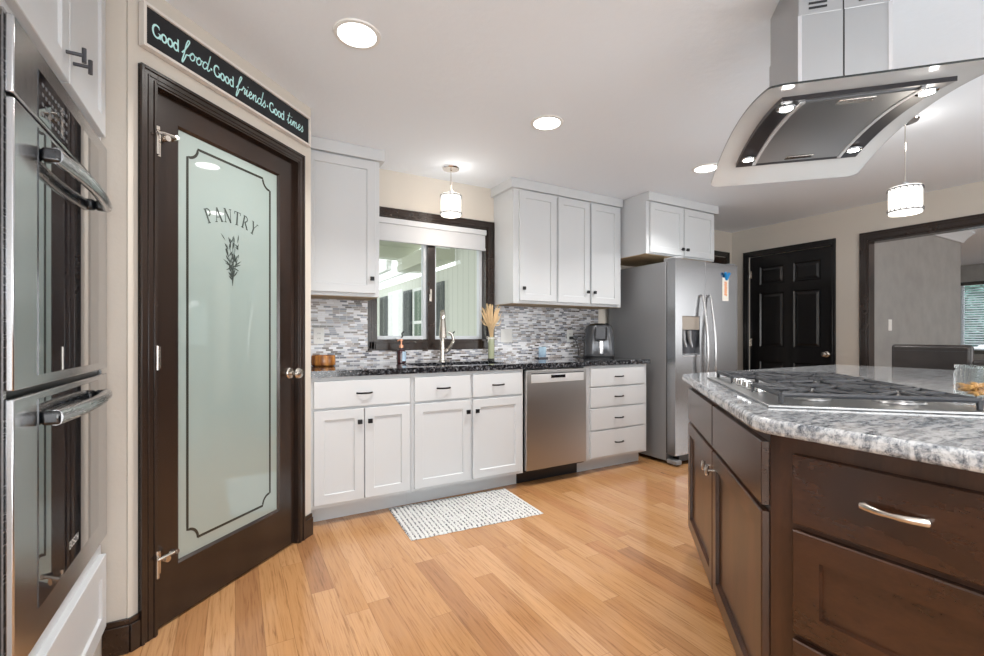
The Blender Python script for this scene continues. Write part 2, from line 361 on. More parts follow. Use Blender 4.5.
# casings
def casing(mb, x0, x1, top, wl, wr, wt, t_=.02, y=0, z0=0, bottom=0):
    # profiled: main board plus a raised outer bead and an inner step ; x0,x1 outer edges
    def bar(a, b, c_, d): mb.box(a, b, y-t_*.75, y, c_, d)
    bar(x0, x0+wl, z0, top); bar(x1-wr, x1, z0, top); bar(x0+wl, x1-wr, top-wt, top)
    o = .012
    mb.box(x0, x0+o, y-t_, y, z0, top).box(x1-o, x1, y-t_, y, z0, top).box(x0+o, x1-o, y-t_, y, top-o, top)
    mb.box(x0+wl-.016, x0+wl-.008, y-t_*.95, y, z0, top-wt+.016).box(x1-wr+.008, x1-wr+.016, y-t_*.95, y, z0, top-wt+.016).box(x0+wl-.008, x1-wr+.008, y-t_*.95, y, top-wt+.008, top-wt+.016)
    mb.box(x0+.026, x0+.032, y-t_*.9, y, z0, top-.026).box(x1-.032, x1-.026, y-t_*.9, y, z0, top-.026).box(x0+.032, x1-.032, y-t_*.9, y, top-.032, top-.026)
    if bottom:
        mb.box(x0, x1, y-t_*.75, y, z0, z0+bottom); mb.box(x0, x1, y-t_, y, z0, z0+o); mb.box(x0+wl-.016, x1-wr+.016, y-t_*.95, y, z0+bottom-.016, z0+bottom-.008)
    return mb

# ---------------------------------------------------------------- door_1 : pantry door
d1 = thing('door_1', 'dark wood pantry door with a tall frosted glass pane', 'door', PO, PR, kind='structure')
casing(MB(), .034, .92, 2.102, .064, .047, .055).build('casing', M['espresso_h'], d1, bevel=.0015)
MB().box(.092, .1, 0, .1, 0, 2.05).box(.870, .878, 0, .1, 0, 2.05).box(.1, .87, 0, .1, 2.045, 2.053).box(.1,.112,.045,.1,0,2.045).box(.858,.870,.045,.1,0,2.045).build('jamb', M['espresso_h'], d1)
sx0, sx1 = .103, .867; gx0, gx1, gz0, gz1 = .2086, .7515, .227, 1.94
sl = MB(); YF = .0106; YB = .048
# stiles / rails with chamfered sight edge around the pane
def frame_ring(mb, x0, x1, z0, z1, a0, a1, c0, c1, yf, yb, ch=.010):
    q = lambda X0, X1, Z0, Z1, y: [(X0,y,Z0),(X1,y,Z0),(X1,y,Z1),(X0,y,Z1)]
    pts = q(x0,x1,z0,z1,yb)+q(x0,x1,z0,z1,yf)+q(a0-ch,a1+ch,c0-ch,c1+ch,yf)+q(a0,a1,c0,c1,yf+.009)+q(a0,a1,c0,c1,yb)
    fs = []
    for k in range(4):
        for i in range(4):
            j = (i+1)%4; fs.append((k*4+i, k*4+j, (k+1)*4+j, (k+1)*4+i))
    for i in range(4):
        j = (i+1)%4; fs.append((16+i, 16+j, j, i))
    mb.poly(pts, fs)
frame_ring(sl, sx0, sx1, .01, 2.042, gx0, gx1, gz0, gz1, YF, YB)
sl.build('slab', M['espresso'], d1)
gl = MB().box(gx0-.004, gx1+.004, .022, .030, gz0-.004, gz1+.004).build('glass_pane', M['frost'], d1)
# clear border line with scooped corners
def border(x0, x1, z0, z1, r):
    P = []
    for cx0, cz0, a0 in ((x0, z0, 90), (x1, z0, 180), (x1, z1, 270), (x0, z1, 360)):
        P.append(('c', cx0, cz0, a0))
    out = []
    # concave notch at each corner with a small step
    def arc(cx, cz, a0, a1): return [(cx+r*math.cos(R(a0+(a1-a0)*k/10)), cz+r*math.sin(R(a0+(a1-a0)*k/10))) for k in range(11)]
    s = .018
    out += [(x0, z0+r+s)]+[(x0+0, z0+r)] + arc(x0, z0, 90, 0)[1:] + [(x0+r+0, z0)]
    out += arc(x1, z0, 180, 90) + arc(x1, z1, 270, 180) + arc(x0, z1, 360, 270) + [(x0, z0+r+s)]
    return out
MB().ribbon(border(gx0+.040, gx1-.048, gz0+.052, gz1-.045, .048), .011, .022, .0008).build('border_line', M['door_line'], gl)
# hinges and latches
for hz in (1.84, 1.035, .258):
    h_ = MB().cyl((.096, -.014, hz-.045), (.096, -.014, hz+.045), .0065, 12).box(.096, .125, .006, .0104, hz-.042, hz+.042).build('hinge', M['nickel'], d1)
    if hz != 1.035:
        MB().cyl((.096,-.014,hz+.045),(.096,-.014,hz+.058),.009,12).tube([(.085,-.03,hz+.03),(.105,-.036,hz+.034),(.15,-.04,hz+.036)], .0055, 8).cyl((.15,-.045,hz+.036),(.15,-.014,hz+.03),.009,10).cyl((.118,-.04,hz+.02),(.118,-.018,hz+.02),.011,12).build('hinge_stop', M['nickel'], h_)
# knob
kn = MB(); kM = Matrix.Translation((.8365, YF, .92)) @ Matrix.Rotation(R(90), 4, 'X')
kn.lathe([(.030,0),(.030,.004),(.026,.008),(.011,.010),(.010,.028),(.018,.034),(.027,.044),(.029,.054),(.024,.064),(.012,.069),(0,.070)], n=28, M=kM).build('knob', M['nickel'], d1)

# ---------------------------------------------------------------- stroke lettering
def arc2(cx, cz, rx, rz_, a0, a1, n=14): return [(cx+rx*math.cos(R(a0+(a1-a0)*k/n)), cz+rz_*math.sin(R(a0+(a1-a0)*k/n))) for k in range(n+1)]
TK, TN = .13, .055
def serif(x, z, w_=.34): return ([(x-w_/2, z), (x+w_/2, z)], TN)
CAP = {   # glyph -> (advance, [(points, width)...]); cap height 1
 'P': (.74, [([(.16,0),(.16,1)], TK), serif(.16,.03), ([(.02,.97),(.30,.97)], TN), (arc2(.30,.73,.30,.24,90,-90), .09)]),
 'A': (.86, [([(.10,0),(.42,1)], TN), ([(.42,1),(.76,0)], TK), ([(.20,.34),(.64,.34)], TN), serif(.10,.03,.26), serif(.76,.03,.26)]),
 'N': (.92, [([(.14,0),(.14,1)], TN), ([(.12,1),(.76,0)], TK), ([(.76,0),(.76,1)], TN), serif(.14,.03,.26), serif(.76,.97,.26), ([(.0,.97),(.16,.97)], TN)]),
 'T': (.80, [([(.40,0),(.40,1)], TK), ([(.04,.97),(.76,.97)], TN), ([(.05,.98),(.05,.78)], TN), ([(.75,.98),(.75,.78)], TN), serif(.40,.03)]),
 'R': (.86, [([(.16,0),(.16,1)], TK), serif(.16,.03), ([(.02,.97),(.30,.97)], TN), (arc2(.30,.75,.27,.22,90,-90), .09), ([(.34,.52),(.76,.03)], TK), serif(.74,.03,.2)]),
 'Y': (.84, [([(.10,1),(.42,.46)], TK), ([(.74,1),(.42,.46)], TN), ([(.42,.48),(.42,0)], TK), serif(.42,.03), serif(.10,.97,.26), serif(.74,.97,.26)]),
 'G': (.90, [(arc2(.45,.5,.40,.48,55,330,20), .15), ([(.80,.02),(.80,.42)], .14), ([(.60,.42),(.90,.42)], TN), ([(.70,.92),(.70,.72)], TN)]),
 'o': (.66, [(arc2(.32,.31,.25,.30,0,360,20), .14)]),
 'd': (.70, [(arc2(.30,.31,.25,.30,20,340,18), .14), ([(.54,0),(.54,1.0)], .14), ([(.44,.98),(.55,.98)], TN), ([(.54,.02),(.64,.02)], TN)]),
 'B': (.74, [([(.12,0),(.12,1)], .16), ([(.1,.95),(.4,.95)], .13), ([(.1,.5),(.42,.5)], .13), ([(.1,.05),(.42,.05)], .13), (arc2(.40,.73,.22,.22,90,-90), .14), (arc2(.42,.27,.24,.22,90,-90), .14)]),
 'O': (.86, [(arc2(.43,.5,.34,.44,0,360,20), .15)]),
 'S': (.70, [(cr([(.58,.82),(.40,.95),(.16,.88),(.14,.66),(.36,.52),(.58,.36),(.54,.12),(.32,.04),(.08,.16)]), .15)]),
 'C': (.80, [(arc2(.45,.5,.36,.44,45,315,18), .15)]),
 'H': (.82, [([(.12,0),(.12,1)], .16), ([(.68,0),(.68,1)], .16), ([(.12,.5),(.68,.5)], .14)]),
}
SW = .085
SCR = {   # script hand, x height ~.5
 'f': (.46, [(cr([(-.04,.12),(.14,.45),(.34,.98),(.36,1.16),(.26,1.14),(.17,.8),(.10,.1),(.03,-.38),(.08,-.46),(.20,-.1),(.26,.14),(.42,.20),(.50,.30)]), SW)]),
 'o': (.46, [(cr([(.04,.25),(.22,.52),(.08,.38),(.06,.12),(.20,0),(.34,.14),(.34,.38),(.22,.52),(.30,.42),(.50,.40)]), SW)]),
 'd': (.54, [(cr([(.36,.42),(.20,.50),(.06,.32),(.06,.08),(.20,.0),(.36,.24),(.46,.80),(.50,1.14),(.42,.5),(.38,.10),(.46,.0),(.58,.16)]), SW)]),
 'r': (.38, [(cr([(0,.16),(.12,.44),(.15,.56),(.19,.46),(.32,.46),(.27,.22),(.29,.03),(.40,.14)]), SW)]),
 'i': (.28, [(cr([(0,.16),(.12,.48),(.10,.12),(.16,.0),(.30,.16)]), SW), ([(.15,.70),(.18,.76)], SW)]),
 'e': (.38, [(cr([(0,.16),(.22,.30),(.26,.46),(.16,.52),(.07,.30),(.10,.04),(.24,.0),(.40,.18)]), SW)]),
 'n': (.50, [(cr([(0,.16),(.10,.48),(.10,.0),(.14,.30),(.28,.50),(.34,.36),(.32,.06),(.40,.0),(.52,.18)]), SW)]),
 's': (.36, [(cr([(0,.14),(.14,.40),(.20,.58),(.20,.46),(.30,.18),(.20,.0),(.06,.06)]), SW)]),
 't': (.36, [(cr([(0,.16),(.14,.5),(.22,1.0),(.15,.5),(.14,.08),(.22,.0),(.36,.16)]), SW), ([(.04,.66),(.34,.72)], SW)]),
 'm': (.70, [(cr([(0,.16),(.10,.48),(.10,.0),(.14,.30),(.26,.50),(.30,.30),(.29,.0),(.33,.30),(.46,.50),(.52,.34),(.50,.06),(.58,0),(.72,.18)]), SW)]),
}
def write(mb, text, font, x, z, h, y, sx=1.0, shear=0, M_=None, sp=0):
    for ch in text:
        if ch == ' ': x += .35*h*sx; continue
        adv, strokes = font[ch]
        for pts, wd in strokes:
            P = [(x+(px+pz*shear)*h*sx, z+pz*h) for px, pz in pts]
            mb.ribbon(P, wd*h, y, .0006, M=M_)
        x += (adv+sp)*h*sx
    return x
# PANTRY on the glass, on an arc
mb = MB(); txt = 'PANTRY'; h = .062; zc = 1.628; xc = .475; Rr_ = .29; kx = .76
adv = [CAP[c][0]*h*kx for c in txt]; tot = sum(adv)+.006*5; s0 = -tot/2
for c_, a in zip(txt, adv):
    mid = s0+a/2; ang = mid/Rr_
    T = Matrix.Translation((xc+Rr_*math.sin(ang), 0, zc-Rr_+Rr_*math.cos(ang))) @ Matrix.Rotation(ang, 4, 'Y') @ Matrix.Translation((-a/2, 0, 0))
    write(mb, c_, CAP, 0, 0, h, .022, kx, M_=T); s0 += a+.006
mb.build('lettering', M['letter_grey'], gl)
# herb bundle drawing
mb = MB()
def leaf(p, ang, l, w_):
    a = R(ang); n = 7
    mb.ribbon([(p[0]+l*k/n*math.cos(a), p[1]+l*k/n*math.sin(a)) for k in range(n+1)], [w_*math.sin(math.pi*min(.98,max(.03,k/n))) for k in range(n+1)], .022, .0009)
bx, bz = .474, 1.345; q8 = .72
for x1, z1 in ((-.045,.23),(-.02,.26),(0,.31),(.02,.24),(.05,.20),(.0,.20),(-.03,.17),(.03,.16),(.014,.27)):
    mb.ribbon(cr([(bx, bz), (bx+x1*.3*q8, bz+z1*.5*q8), (bx+x1*q8, bz+z1*q8)]), .0022, .022, .0007)
for k in range(58):
    zz = random.uniform(.03, .21); sp_ = (zz-.02)*.22; leaf((bx+random.uniform(-sp_, sp_), bz+zz-.01), random.choice((60,75,90,105,120,135,45))+random.uniform(-15,15), random.uniform(.02,.042), random.uniform(.004,.0075))
for a_, l_ in ((35,.06),(150,.06),(20,.05),(160,.045),(205,.04),(-20,.04)): leaf((bx, bz+.085), a_, l_, .006)
mb.build('herb_drawing', M['letter_grey'], gl)

# ---------------------------------------------------------------- sign over the door
sg = thing('wall_sign', 'long dark sign with pale teal lettering hung above the pantry door', 'sign', PO, PR)
sX0, sX1, sZ0, sZ1 = .034, .955, 2.165, 2.325
MB().box(sX0, sX1, -.004, -.03, sZ0, sZ0+.011).box(sX0, sX1, -.004, -.03, sZ1-.011, sZ1).box(sX0, sX0+.011, -.004, -.03, sZ0+.011, sZ1-.011).box(sX1-.011, sX1, -.004, -.03, sZ0+.011, sZ1-.011).build('frame', M['sign_white'], sg, bevel=.001)
MB().box(sX0+.011, sX1-.011, -.001, -.021, sZ0+.011, sZ1-.011).build('board', M['sign_black'], sg)
mb = MB(); yy = -.021
def fit(text, font, x0, x1, z, h, shear=0):
    tot = sum(font[c][0] for c in text)*h
    write(mb, text, font, x0, z, h, yy, (x1-x0)/tot, shear)
SGN = (('Good', CAP, .071, .178, 2.222, .047, 0), ('food', SCR, .190, .312, 2.222, .060, .12), ('Good', CAP, .334, .440, 2.222, .047, 0),
    ('friends', SCR, .452, .628, 2.222, .060, .12), ('Good', CAP, .652, .757, 2.222, .046, 0), ('times', SCR, .774, .900, 2.222, .058, .12))
for (t_, f_, x0, x1, z_, h_, sh_) in SGN: fit(t_, f_, x0, x1, z_, h_, sh_)
for dx in (.322, .639): mb.ribbon([(dx-.004, 2.238), (dx+.004, 2.238)], .009, yy)
mb.build('lettering', M['teal_letter'], sg)

# ---------------------------------------------------------------- door_2 : black six panel door in right wall (local: x from far to near, faces -X)
d2 = thing('door_2', 'black six-panel door in the cream wall', 'door', (5.38, 3.293, 0), R(-90), kind='structure')
casing(MB(), 0, .971, 2.123, .062, .04, .066).build('casing', M['blackdoor'], d2, bevel=.0015)
mb = MB().box(.062, .935, .030, .07, .005, 2.055)
lo = [(0,.0299),(0,.020),(.0,.020),(.010,.030),(.022,.022),(.03,.020)]
W0, W1 = .062, .935; st = .115; cmid = (W0+W1)/2
mb = MB()
PZ = [(.20,.82),(.99,1.62),(1.72,1.93)]
PX = [(W0+st, cmid-.05), (cmid+.05, W1-st)]
# slab built as grid of rails and stiles, panels recessed with raised fields
y0, y1 = .022, .06
xs = [W0, PX[0][0], PX[0][1], PX[1][0], PX[1][1], W1]; zs = [.005]+[z for p in PZ for z in p]+[2.055]
for i in range(5):
    for j in range(7):
        if i in (1,3) and j in (1,3,5):
            mb.rings(xs[i], xs[i+1], zs[j], zs[j+1], [(0,y0),(.012,y0+.014),(.022,y0+.014),(.045,y0+.005)], back=False)
        else: mb.poly([(xs[i],y0,zs[j]),(xs[i+1],y0,zs[j]),(xs[i+1],y0,zs[j+1]),(xs[i],y0,zs[j+1])], [(0,1,2,3)])
mb.box(W0, W1, y0+.016, y1, .005, 2.055)
mb.build('slab', M['blackdoor'], d2, smooth=0)
for hz in (1.85, 1.04, .25): MB().cyl((.064,.006,hz-.045),(.064,.006,hz+.045),.007,10).box(.066,.085,.017,.0215,hz-.045,hz+.045).build('hinge', M['nickel'], d2)
kM = Matrix.Translation((.872, y0, .925)) @ Matrix.Rotation(R(90), 4, 'X')
MB().lathe([(.032,0),(.032,.004),(.026,.008),(.011,.010),(.010,.028),(.018,.034),(.027,.044),(.029,.054),(.024,.064),(.012,.069),(0,.070)], n=24, M=kM).build('knob', M['nickel'], d2)
MB().cyl((.925, y0-.004, .925), (.925, y0, .925), .012, 12).build('latch_plate', M['dark_metal'], d2)
# door_3 behind the fridge
d3 = thing('door_3', 'dark framed door mostly hidden behind the stainless fridge', 'door', (4.37, 3.448, 0), 0, kind='structure')
casing(MB(), 0, .94, 2.145, .06, .06, .06).build('casing', M['blackdoor'], d3, bevel=.0015)
MB().rings(.06, .88, .005, 2.08, [(0,-.001),(0,-.008),(.11,-.008),(.12,-.002)]).build('slab', M['espresso'], d3)
# trim_2: casing of the wide opening to the dining room
tr = MB()
casing(tr, 0, 2.78, 2.127, .060, .075, .077)
tr.box(.060, .0715, -.001, .12, 0, 2.05).box(2.66, 2.705, -.001, .12, 0, 2.05).box(.0715, 2.66, -.001, .12, 2.03, 2.052)
tag(tr.build('trim_2', M['espresso_h'], loc=(5.38, 2.115, 0), rz=R(-90), kind='structure', bevel=.0015), 'dark wood casing around the wide opening to the grey room', 'trim')

# ---------------------------------------------------------------- window_1 over the sink
w1 = thing('window_1', 'dark framed double casement window above the sink', 'window', (0,0,0), 0, kind='structure')
mb = MB()
casing(mb, .868, 1.966, 2.105, .062, .062, .06, y=3.45, z0=1.006, bottom=.069, t_=.022)
mb.build('casing', M['espresso_h'], w1, bevel=.0015)
mb = MB().box(.93, .945, 3.45, 3.6, 1.075, 2.045).box(1.89, 1.905, 3.45, 3.6, 1.075, 2.045).box(.945, 1.89, 3.45, 3.6, 1.075, 1.09).box(.945, 1.89, 3.45, 3.6, 2.03, 2.045).box(1.372, 1.436, 3.49, 3.6, 1.09, 2.03).build('window_frame', M['espresso_h'], w1, bevel=.001)
def sash(x0, x1, wr, wl, name='sash'):
    f_ = MB()
    z0, z1 = 1.09, 2.03; ya, yb = 3.52, 3.57; b_ = .028
    f_.box(x0, x0+wl, ya, yb, z0, z1).box(x1-wr, x1, ya, yb, z0, z1).box(x0+wl, x1-wr, ya, yb, z0, z0+b_).box(x0+wl, x1-wr, ya, yb, z1-b_, z1)
    s_ = f_.build(name, M['vinyl'], w1, bevel=.002)
    MB().box(x0+wl, x1-wr, 3.543, 3.547, z0+b_, z1-b_).build('pane', M['glass'], s_)
    return s_
sash(.945, 1.372, .028, .02); sash(1.436, 1.89, .028, .02)
for cx in (1.145, 1.585):
    s_ = MB().box(cx-.045, cx+.045, 3.475, 3.505, 1.09, 1.103).build('crank_base', M['vinyl'], w1, bevel=.003)
    MB().tube(cr([(cx,3.49,1.10),(cx+.012,3.485,1.118),(cx+.004,3.48,1.135),(cx+.02,3.475,1.155)]), .005, 8).build('crank_handle', M['black'], s_)
for cx in (1.392,):
    MB().box(cx-.006, cx+.010, 3.478, 3.490, 1.40, 1.50).tube([(cx,3.48,1.47),(cx-.012,3.465,1.45),(cx-.012,3.465,1.40)], .005, 8).build('latch', M['nickel'], w1)
sh = tag(MB().box(.948, 1.888, 3.43, 3.485, 1.985, 2.028).box(.95, 1.886, 3.452, 3.457, 1.87, 1.99).box(.95, 1.886, 3.440, 3.468, 1.852, 1.872).build('roller_shade', M['blind'], bevel=.003), 'white roller shade pulled a little way down the sink window', 'window shade')
# window_2 dining
w2_ = thing('window_2', 'bright window with horizontal blinds in the far grey room', 'window', (11.5, 3.0, 0), R(-90), kind='structure')
casing(MB(), -.06, 1.86, 2.09, .06, .06, .06, z0=.80, bottom=.06).build('casing', M['espresso_h'], w2_)
MB().box(0, .04, .03, .07, .86, 2.03).box(1.76, 1.8, .03, .07, .86, 2.03).box(.88,.92,.03,.07,.86,2.03).box(.04,.88,.03,.07,.86,.90).box(.92,1.76,.03,.07,.86,.9).build('window_frame', M['vinyl'], w2_)
mb = MB()
for k in range(27): 
    z = .88+k*.0425; mb.poly([(.01,-.012,z-.010),(1.79,-.012,z-.010),(1.79,.022,z+.012),(.01,.022,z+.012)], [(0,1,2,3)]); mb.poly([(.01,-.012,z-.0075),(1.79,-.012,z-.0075),(1.79,.022,z+.0145),(.01,.022,z+.0145)], [(3,2,1,0)])
tag(mb.build('horizontal_blind', M['vinyl'], loc=(11.5,3.0,0), rz=R(-90)), 'white horizontal slat blind hanging in the far window', 'blind')

# ================================================================ cabinets (local: front plane y=0 faces -y, x to the right)
T = .02
SH = [(0,-.0005),(0,-T+.002),(.002,-T),(.056,-T),(.0595,-T+.008)]       # shaker door loops
SL = [(0,-.0005),(0,-T+.002),(.002,-T)]
def knob_sq(par, x, z, y=-T, m_=None, name='knob'):
    MB().cyl((x, y-.0002, z), (x, y-.014, z), .006, 10).box(x-.0135, x+.0135, y-.026, y-.014, z-.0135, z+.0135).build(name, m_ or M['black_metal'], par, bevel=.002)
def knob_T(par, x, z, y=-T, horizontal=False):
    mb = MB().cyl((x, y-.0002, z), (x, y-.034, z), .0048, 10)
    if horizontal: mb.tube([(x-.028, y-.036, z), (x+.028, y-.036, z)], .007, 10)
    else: mb.tube([(x, y-.036, z-.019), (x, y-.036, z+.019)], .0052, 10)
    mb.build('knob', M['dark_metal'], par)
def pull(par, x, z, L=.10, y=-T, m_=None, r=.0055, out=.028, name='handle', sy=1.0):
    pts = []
    for k in range(13):
        t_ = k/12; pts.append((x-L/2+L*t_, y-.006-(out-.006)*math.sin(math.pi*t_)**.55, z-.0*t_))
    pts = [(x-L/2, y-.0005, z)]+pts[0:]+[(x+L/2, y-.0005, z)]
    MB().tube(pts, r, 10, sy=sy).build(name, m_ or M['black_metal'], par)
def door(par, x0, x1, z0, z1, m_=None, knob=None, loops=SH, name='door', kfn=knob_sq):
    d = MB().rings(x0, x1, z0, z1, loops).build(name, m_ or M['white'], par, smooth=0, bevel=0)
    if knob: kfn(d, *knob)
    return d
def drawer(par, x0, x1, z0, z1, m_=None, L=.09, hm=None, loops=SL, **kw):
    d = MB().rings(x0, x1, z0, z1, loops).build('drawer', m_ or M['white'], par, smooth=0)
    if L: pull(d, (x0+x1)/2, (z0+z1)/2, L, m_=hm, **kw)
    return d
def base_cab(label, X0, X1, m_=None, toe=True):
    c = thing('base_cabinet', label, 'cabinet', (X0, 2.81, 0), 0, 'white base cabinets')
    w_ = X1-X0
    MB().box(0, w_, 0, .02, .105, .874).box(0, .018, .02, .638, .105, .874).box(w_-.018, w_, .02, .638, .105, .874).box(.018, w_-.018, .62, .638, .105, .874).box(.018, w_-.018, .02, .62, .105, .125).build('body', m_ or M['white'], c, bevel=.001)
    MB().box(0, w_, .09, .62, 0, .104).build('toe_kick', m_ or M['white'], c)
    return c
c = base_cab('white base cabinet at the left end of the run, beside the pantry door', .374, .988)
drawer(c, .022, .602, .693, .850)
door(c, .022, .309, .128, .678, knob=(.281, .600)); door(c, .315, .602, .128, .678, knob=(.343, .600))
c = base_cab('white sink base cabinet with two drawer fronts, behind the striped rug', .989, 1.852)
drawer(c, .018, .420, .693, .850); drawer(c, .440, .842, .693, .850)
door(c, .018, .420, .128, .678, knob=(.395, .600)); door(c, .440, .842, .128, .678, knob=(.465, .600))
c = base_cab('white four-drawer base cabinet between dishwasher and fridge', 2.442, 3.150)
for z0, z1 in ((.706,.856),(.536,.694),(.352,.524),(.128,.340)): drawer(c, .055, .665, z0, z1)
# wall cabinets
def wall_cab(label, X0, X1, yf, z0, doors, ztop=2.31, crown_ends=(0,0), dz0=.022):
    c = thing('wall_cabinet', label, 'cabinet', (X0, yf, 0), 0, 'white wall cabinets'); w_ = X1-X0; dp = 3.449-yf
    MB().box(0, w_, 0, dp, z0, CE-.002).build('body', M['white'], c, bevel=.001)
    a, b = crown_ends
    mb = MB().box(-a, w_+b, -.032, -.0005, 2.322, CE-.001)
    if a: mb.box(-a, -.0005, -.0005, dp, 2.322, CE-.001)
    if b: mb.box(w_+.0005, w_+b, -.0005, dp, 2.322, CE-.001)
    mb.build('crown', M['white'], c, bevel=.0015)
    MB().box(.004, w_-.004, .02, dp-.001, z0-.003, z0-.0003).build('underside', M['birch'], c)
    for x0, x1, kx in doors: door(c, x0, x1, z0+dz0, ztop, knob=(kx, z0+dz0+(.058 if yf < 3 else .100)))
    return c
M['birch'] = wood('raw_birch', (.42,.30,.17), (.56,.42,.26), .6, (1,4,1))
wall_cab('white single-door wall cabinet left of the sink window', .374, .872, 3.13, 1.386, [(.012,.466,.439)], crown_ends=(0,.03))
wall_cab('white single-door wall cabinet right of the sink window', 1.968, 2.402, 3.13, 1.386, [(.055,.424,.085)], crown_ends=(.03,0))
wall_cab('white two-door wall cabinet above the dishwasher and air fryer', 2.4025, 3.165, 3.13, 1.386, [(.014,.362,.335),(.386,.722,.412)], crown_ends=(0,0))
wall_cab('white two-door cabinet above the stainless fridge', 3.182, 4.139, 2.84, 1.855, [(.035,.480,.450),(.492,.935,.520)], crown_ends=(0,.03), dz0=.012)
# tall oven cabinet (faces +X)
tc_ = thing('oven_cabinet', 'tall white cabinet surrounding the two wall ovens', 'cabinet', (-.403, 1.19, 0), R(90))
MB().box(0, .84, 0, .70, .105, .412).box(0, .84, 0, .70, 1.768, CE-.002).box(0, .052, 0, .70, .412, 1.768).box(.835, .84, 0, .7, .412, 1.768).box(.052,.835,.66,.7,.412,1.768).build('body', M['white'], tc_)
MB().box(0, .84, .06, .68, 0, .104).build('toe_kick', M['white'], tc_)
door(tc_, .018, .410, 1.79, 2.335, knob=(.384, 1.857), kfn=knob_T); door(tc_, .418, .800, 1.79, 2.335, knob=(.444, 1.857), kfn=knob_T)
dd = drawer(tc_, .03, .81, .125, .375, L=0, loops=SH); knob_T(dd, .47, .19)
MB().box(0, .84, -.03, -.0005, 2.345, CE-.001).build('crown', M['white'], tc_)
# oven (double, stainless)
ov = thing('double_oven', 'stainless double wall oven with black glass doors', 'oven', (-.403, 1.257, 0), R(90))
OW = .763
MB().box(.012, OW-.012, .004, .60, .42, 1.758).build('oven_body', M['black'], ov)
MB().box(0, OW, -.004, -.0005, .415, .428).box(0, OW, -.004, -.0005, 1.754, 1.768).box(0,.012,-.004,-.0005,.428,1.754).box(OW-.012,OW,-.004,-.0005,.428,1.754).build('trim_frame', M['steel'], ov)
cp = MB().box(.004, OW-.002, -.018, -.0045, 1.604, 1.762).build('control_panel', M['steel_v'], ov, bevel=.003)
cg = MB().box(.131, .643, -.0196, -.0182, 1.610, 1.716).build('control_glass', M['oven_glass'], ov)
bm_ = mat('button_print', (.13,.14,.155), .5)
for i in range(9):
    for j in range(4): MB().box(.15+i*.021, .160+i*.021, -.0204, -.0197, 1.622+j*.022, 1.629+j*.022).build('button', bm_, cg)
def oven_door(z0, z1, g0, g1, hz):
    d = MB().box(.004, OW-.002, -.018, -.0045, z0, z1).build('oven_door', M['steel_v'], ov, bevel=.003)
    g = MB().box(.131, .643, -.0196, -.0182, g0, g1).build('glass', M['oven_glass'], d)
    pts = []
    for k in range(17):
        t_ = k/16; pts.append((.14+.475*t_, -.045-.017*math.sin(math.pi*t_), hz))
    MB().tube(pts, [.0145]*17, 16, sy=1.25).build('handle', M['steel'], d)
    for hx in (.135, .594): MB().box(hx, hx+.026, -.056, -.0197, hz-.017, hz+.017).build('handle_bracket', M['black_gloss'], d, bevel=.008, seg=3)
    return d, g
oven_door(1.006, 1.596, 1.030, 1.585, 1.53)
dl, glw = oven_door(.432, .990, .505, .975, .93)
mb = MB(); write(mb, 'BOSCH', CAP, .345, .548, .020, -.0197, 1.0); mb.build('logo', mat('logo_print', (.7,.7,.7), .5), dl)

# ---------------------------------------------------------------- countertop, sink, faucet
ct = MB(); SX0, SX1, SY0, SY1 = 1.07, 1.78, 2.875, 3.235
ct.box(.374, SX0, 2.78, 3.43, .876, .914).box(SX1, 3.168, 2.78, 3.43, .876, .914).box(SX0, SX1, 2.78, SY0, .876, .914).box(SX0, SX1, SY1, 3.43, .876, .914)
tag(ct.build('countertop', M['granite_black'], bevel=0), 'polished black granite countertop along the sink wall', 'countertop')
sk = MB()
q = lambda i, z: [(SX0+i, SY0+i, z), (SX1-i, SY0+i, z), (SX1-i, SY1-i, z), (SX0+i, SY1-i, z)]
sk.poly(q(-.012,.8745)+q(.006,.8745)+q(.012,.872)+q(.016,.72)+q(.06,.70), [tuple(k*4+j for j in (i,(i+1)%4))+tuple((k+1)*4+j for j in ((i+1)%4,i)) for k in range(4) for i in range(4)]+[(16,17,18,19)])
so_ = thing('sink', 'steel sink basin sunk into the black granite top', 'sink', (0,0,0))
sk.build('basin', M['steel'], so_)
MB().lathe([(.045,0),(.045,.003),(.03,.004),(.0,.002)], (1.42,3.05,.7005)).build('drain', M['dark_metal'], so_)
fa = thing('faucet', 'brushed nickel pull-down faucet behind the sink', 'faucet', (1.418, 3.30, .914), R(-22))
MB().lathe([(.030,0),(.030,.006),(.024,.012),(.021,.05),(.020,.12),(.017,.17)], n=20).tube(cr([(0,0,.165),(0,.002,.24),(0,-.008,.31),(0,-.045,.365),(0,-.10,.385),(0,-.15,.36),(0,-.172,.32)]), [.020]*36+[.018]) .build('spout', M['nickel'], fa)
MB().tube([(0,-.172,.322),(0,-.178,.25),(0,-.183,.19)], [.019,.026,.029], 14).build('spray_head', M['nickel'], fa)
MB().tube(cr([(.018,0,.075),(.05,-.004,.10),(.085,-.008,.16),(.075,-.01,.215),(.045,-.012,.235)]), [.018]*5+[.015]*8+[.011]*12, 10).build('lever', M['nickel'], fa)
# backsplash
struct('trim_3', MB().box(.374, .867, 3.432, 3.4495, .915, 1.384).box(.867, 1.9665, 3.432, 3.4495, .915, 1.005).box(1.9665, 3.165, 3.432, 3.4495, .915, 1.384), M['mosaic'], 'grey and white mosaic tile backsplash', 'backsplash', smooth=0)
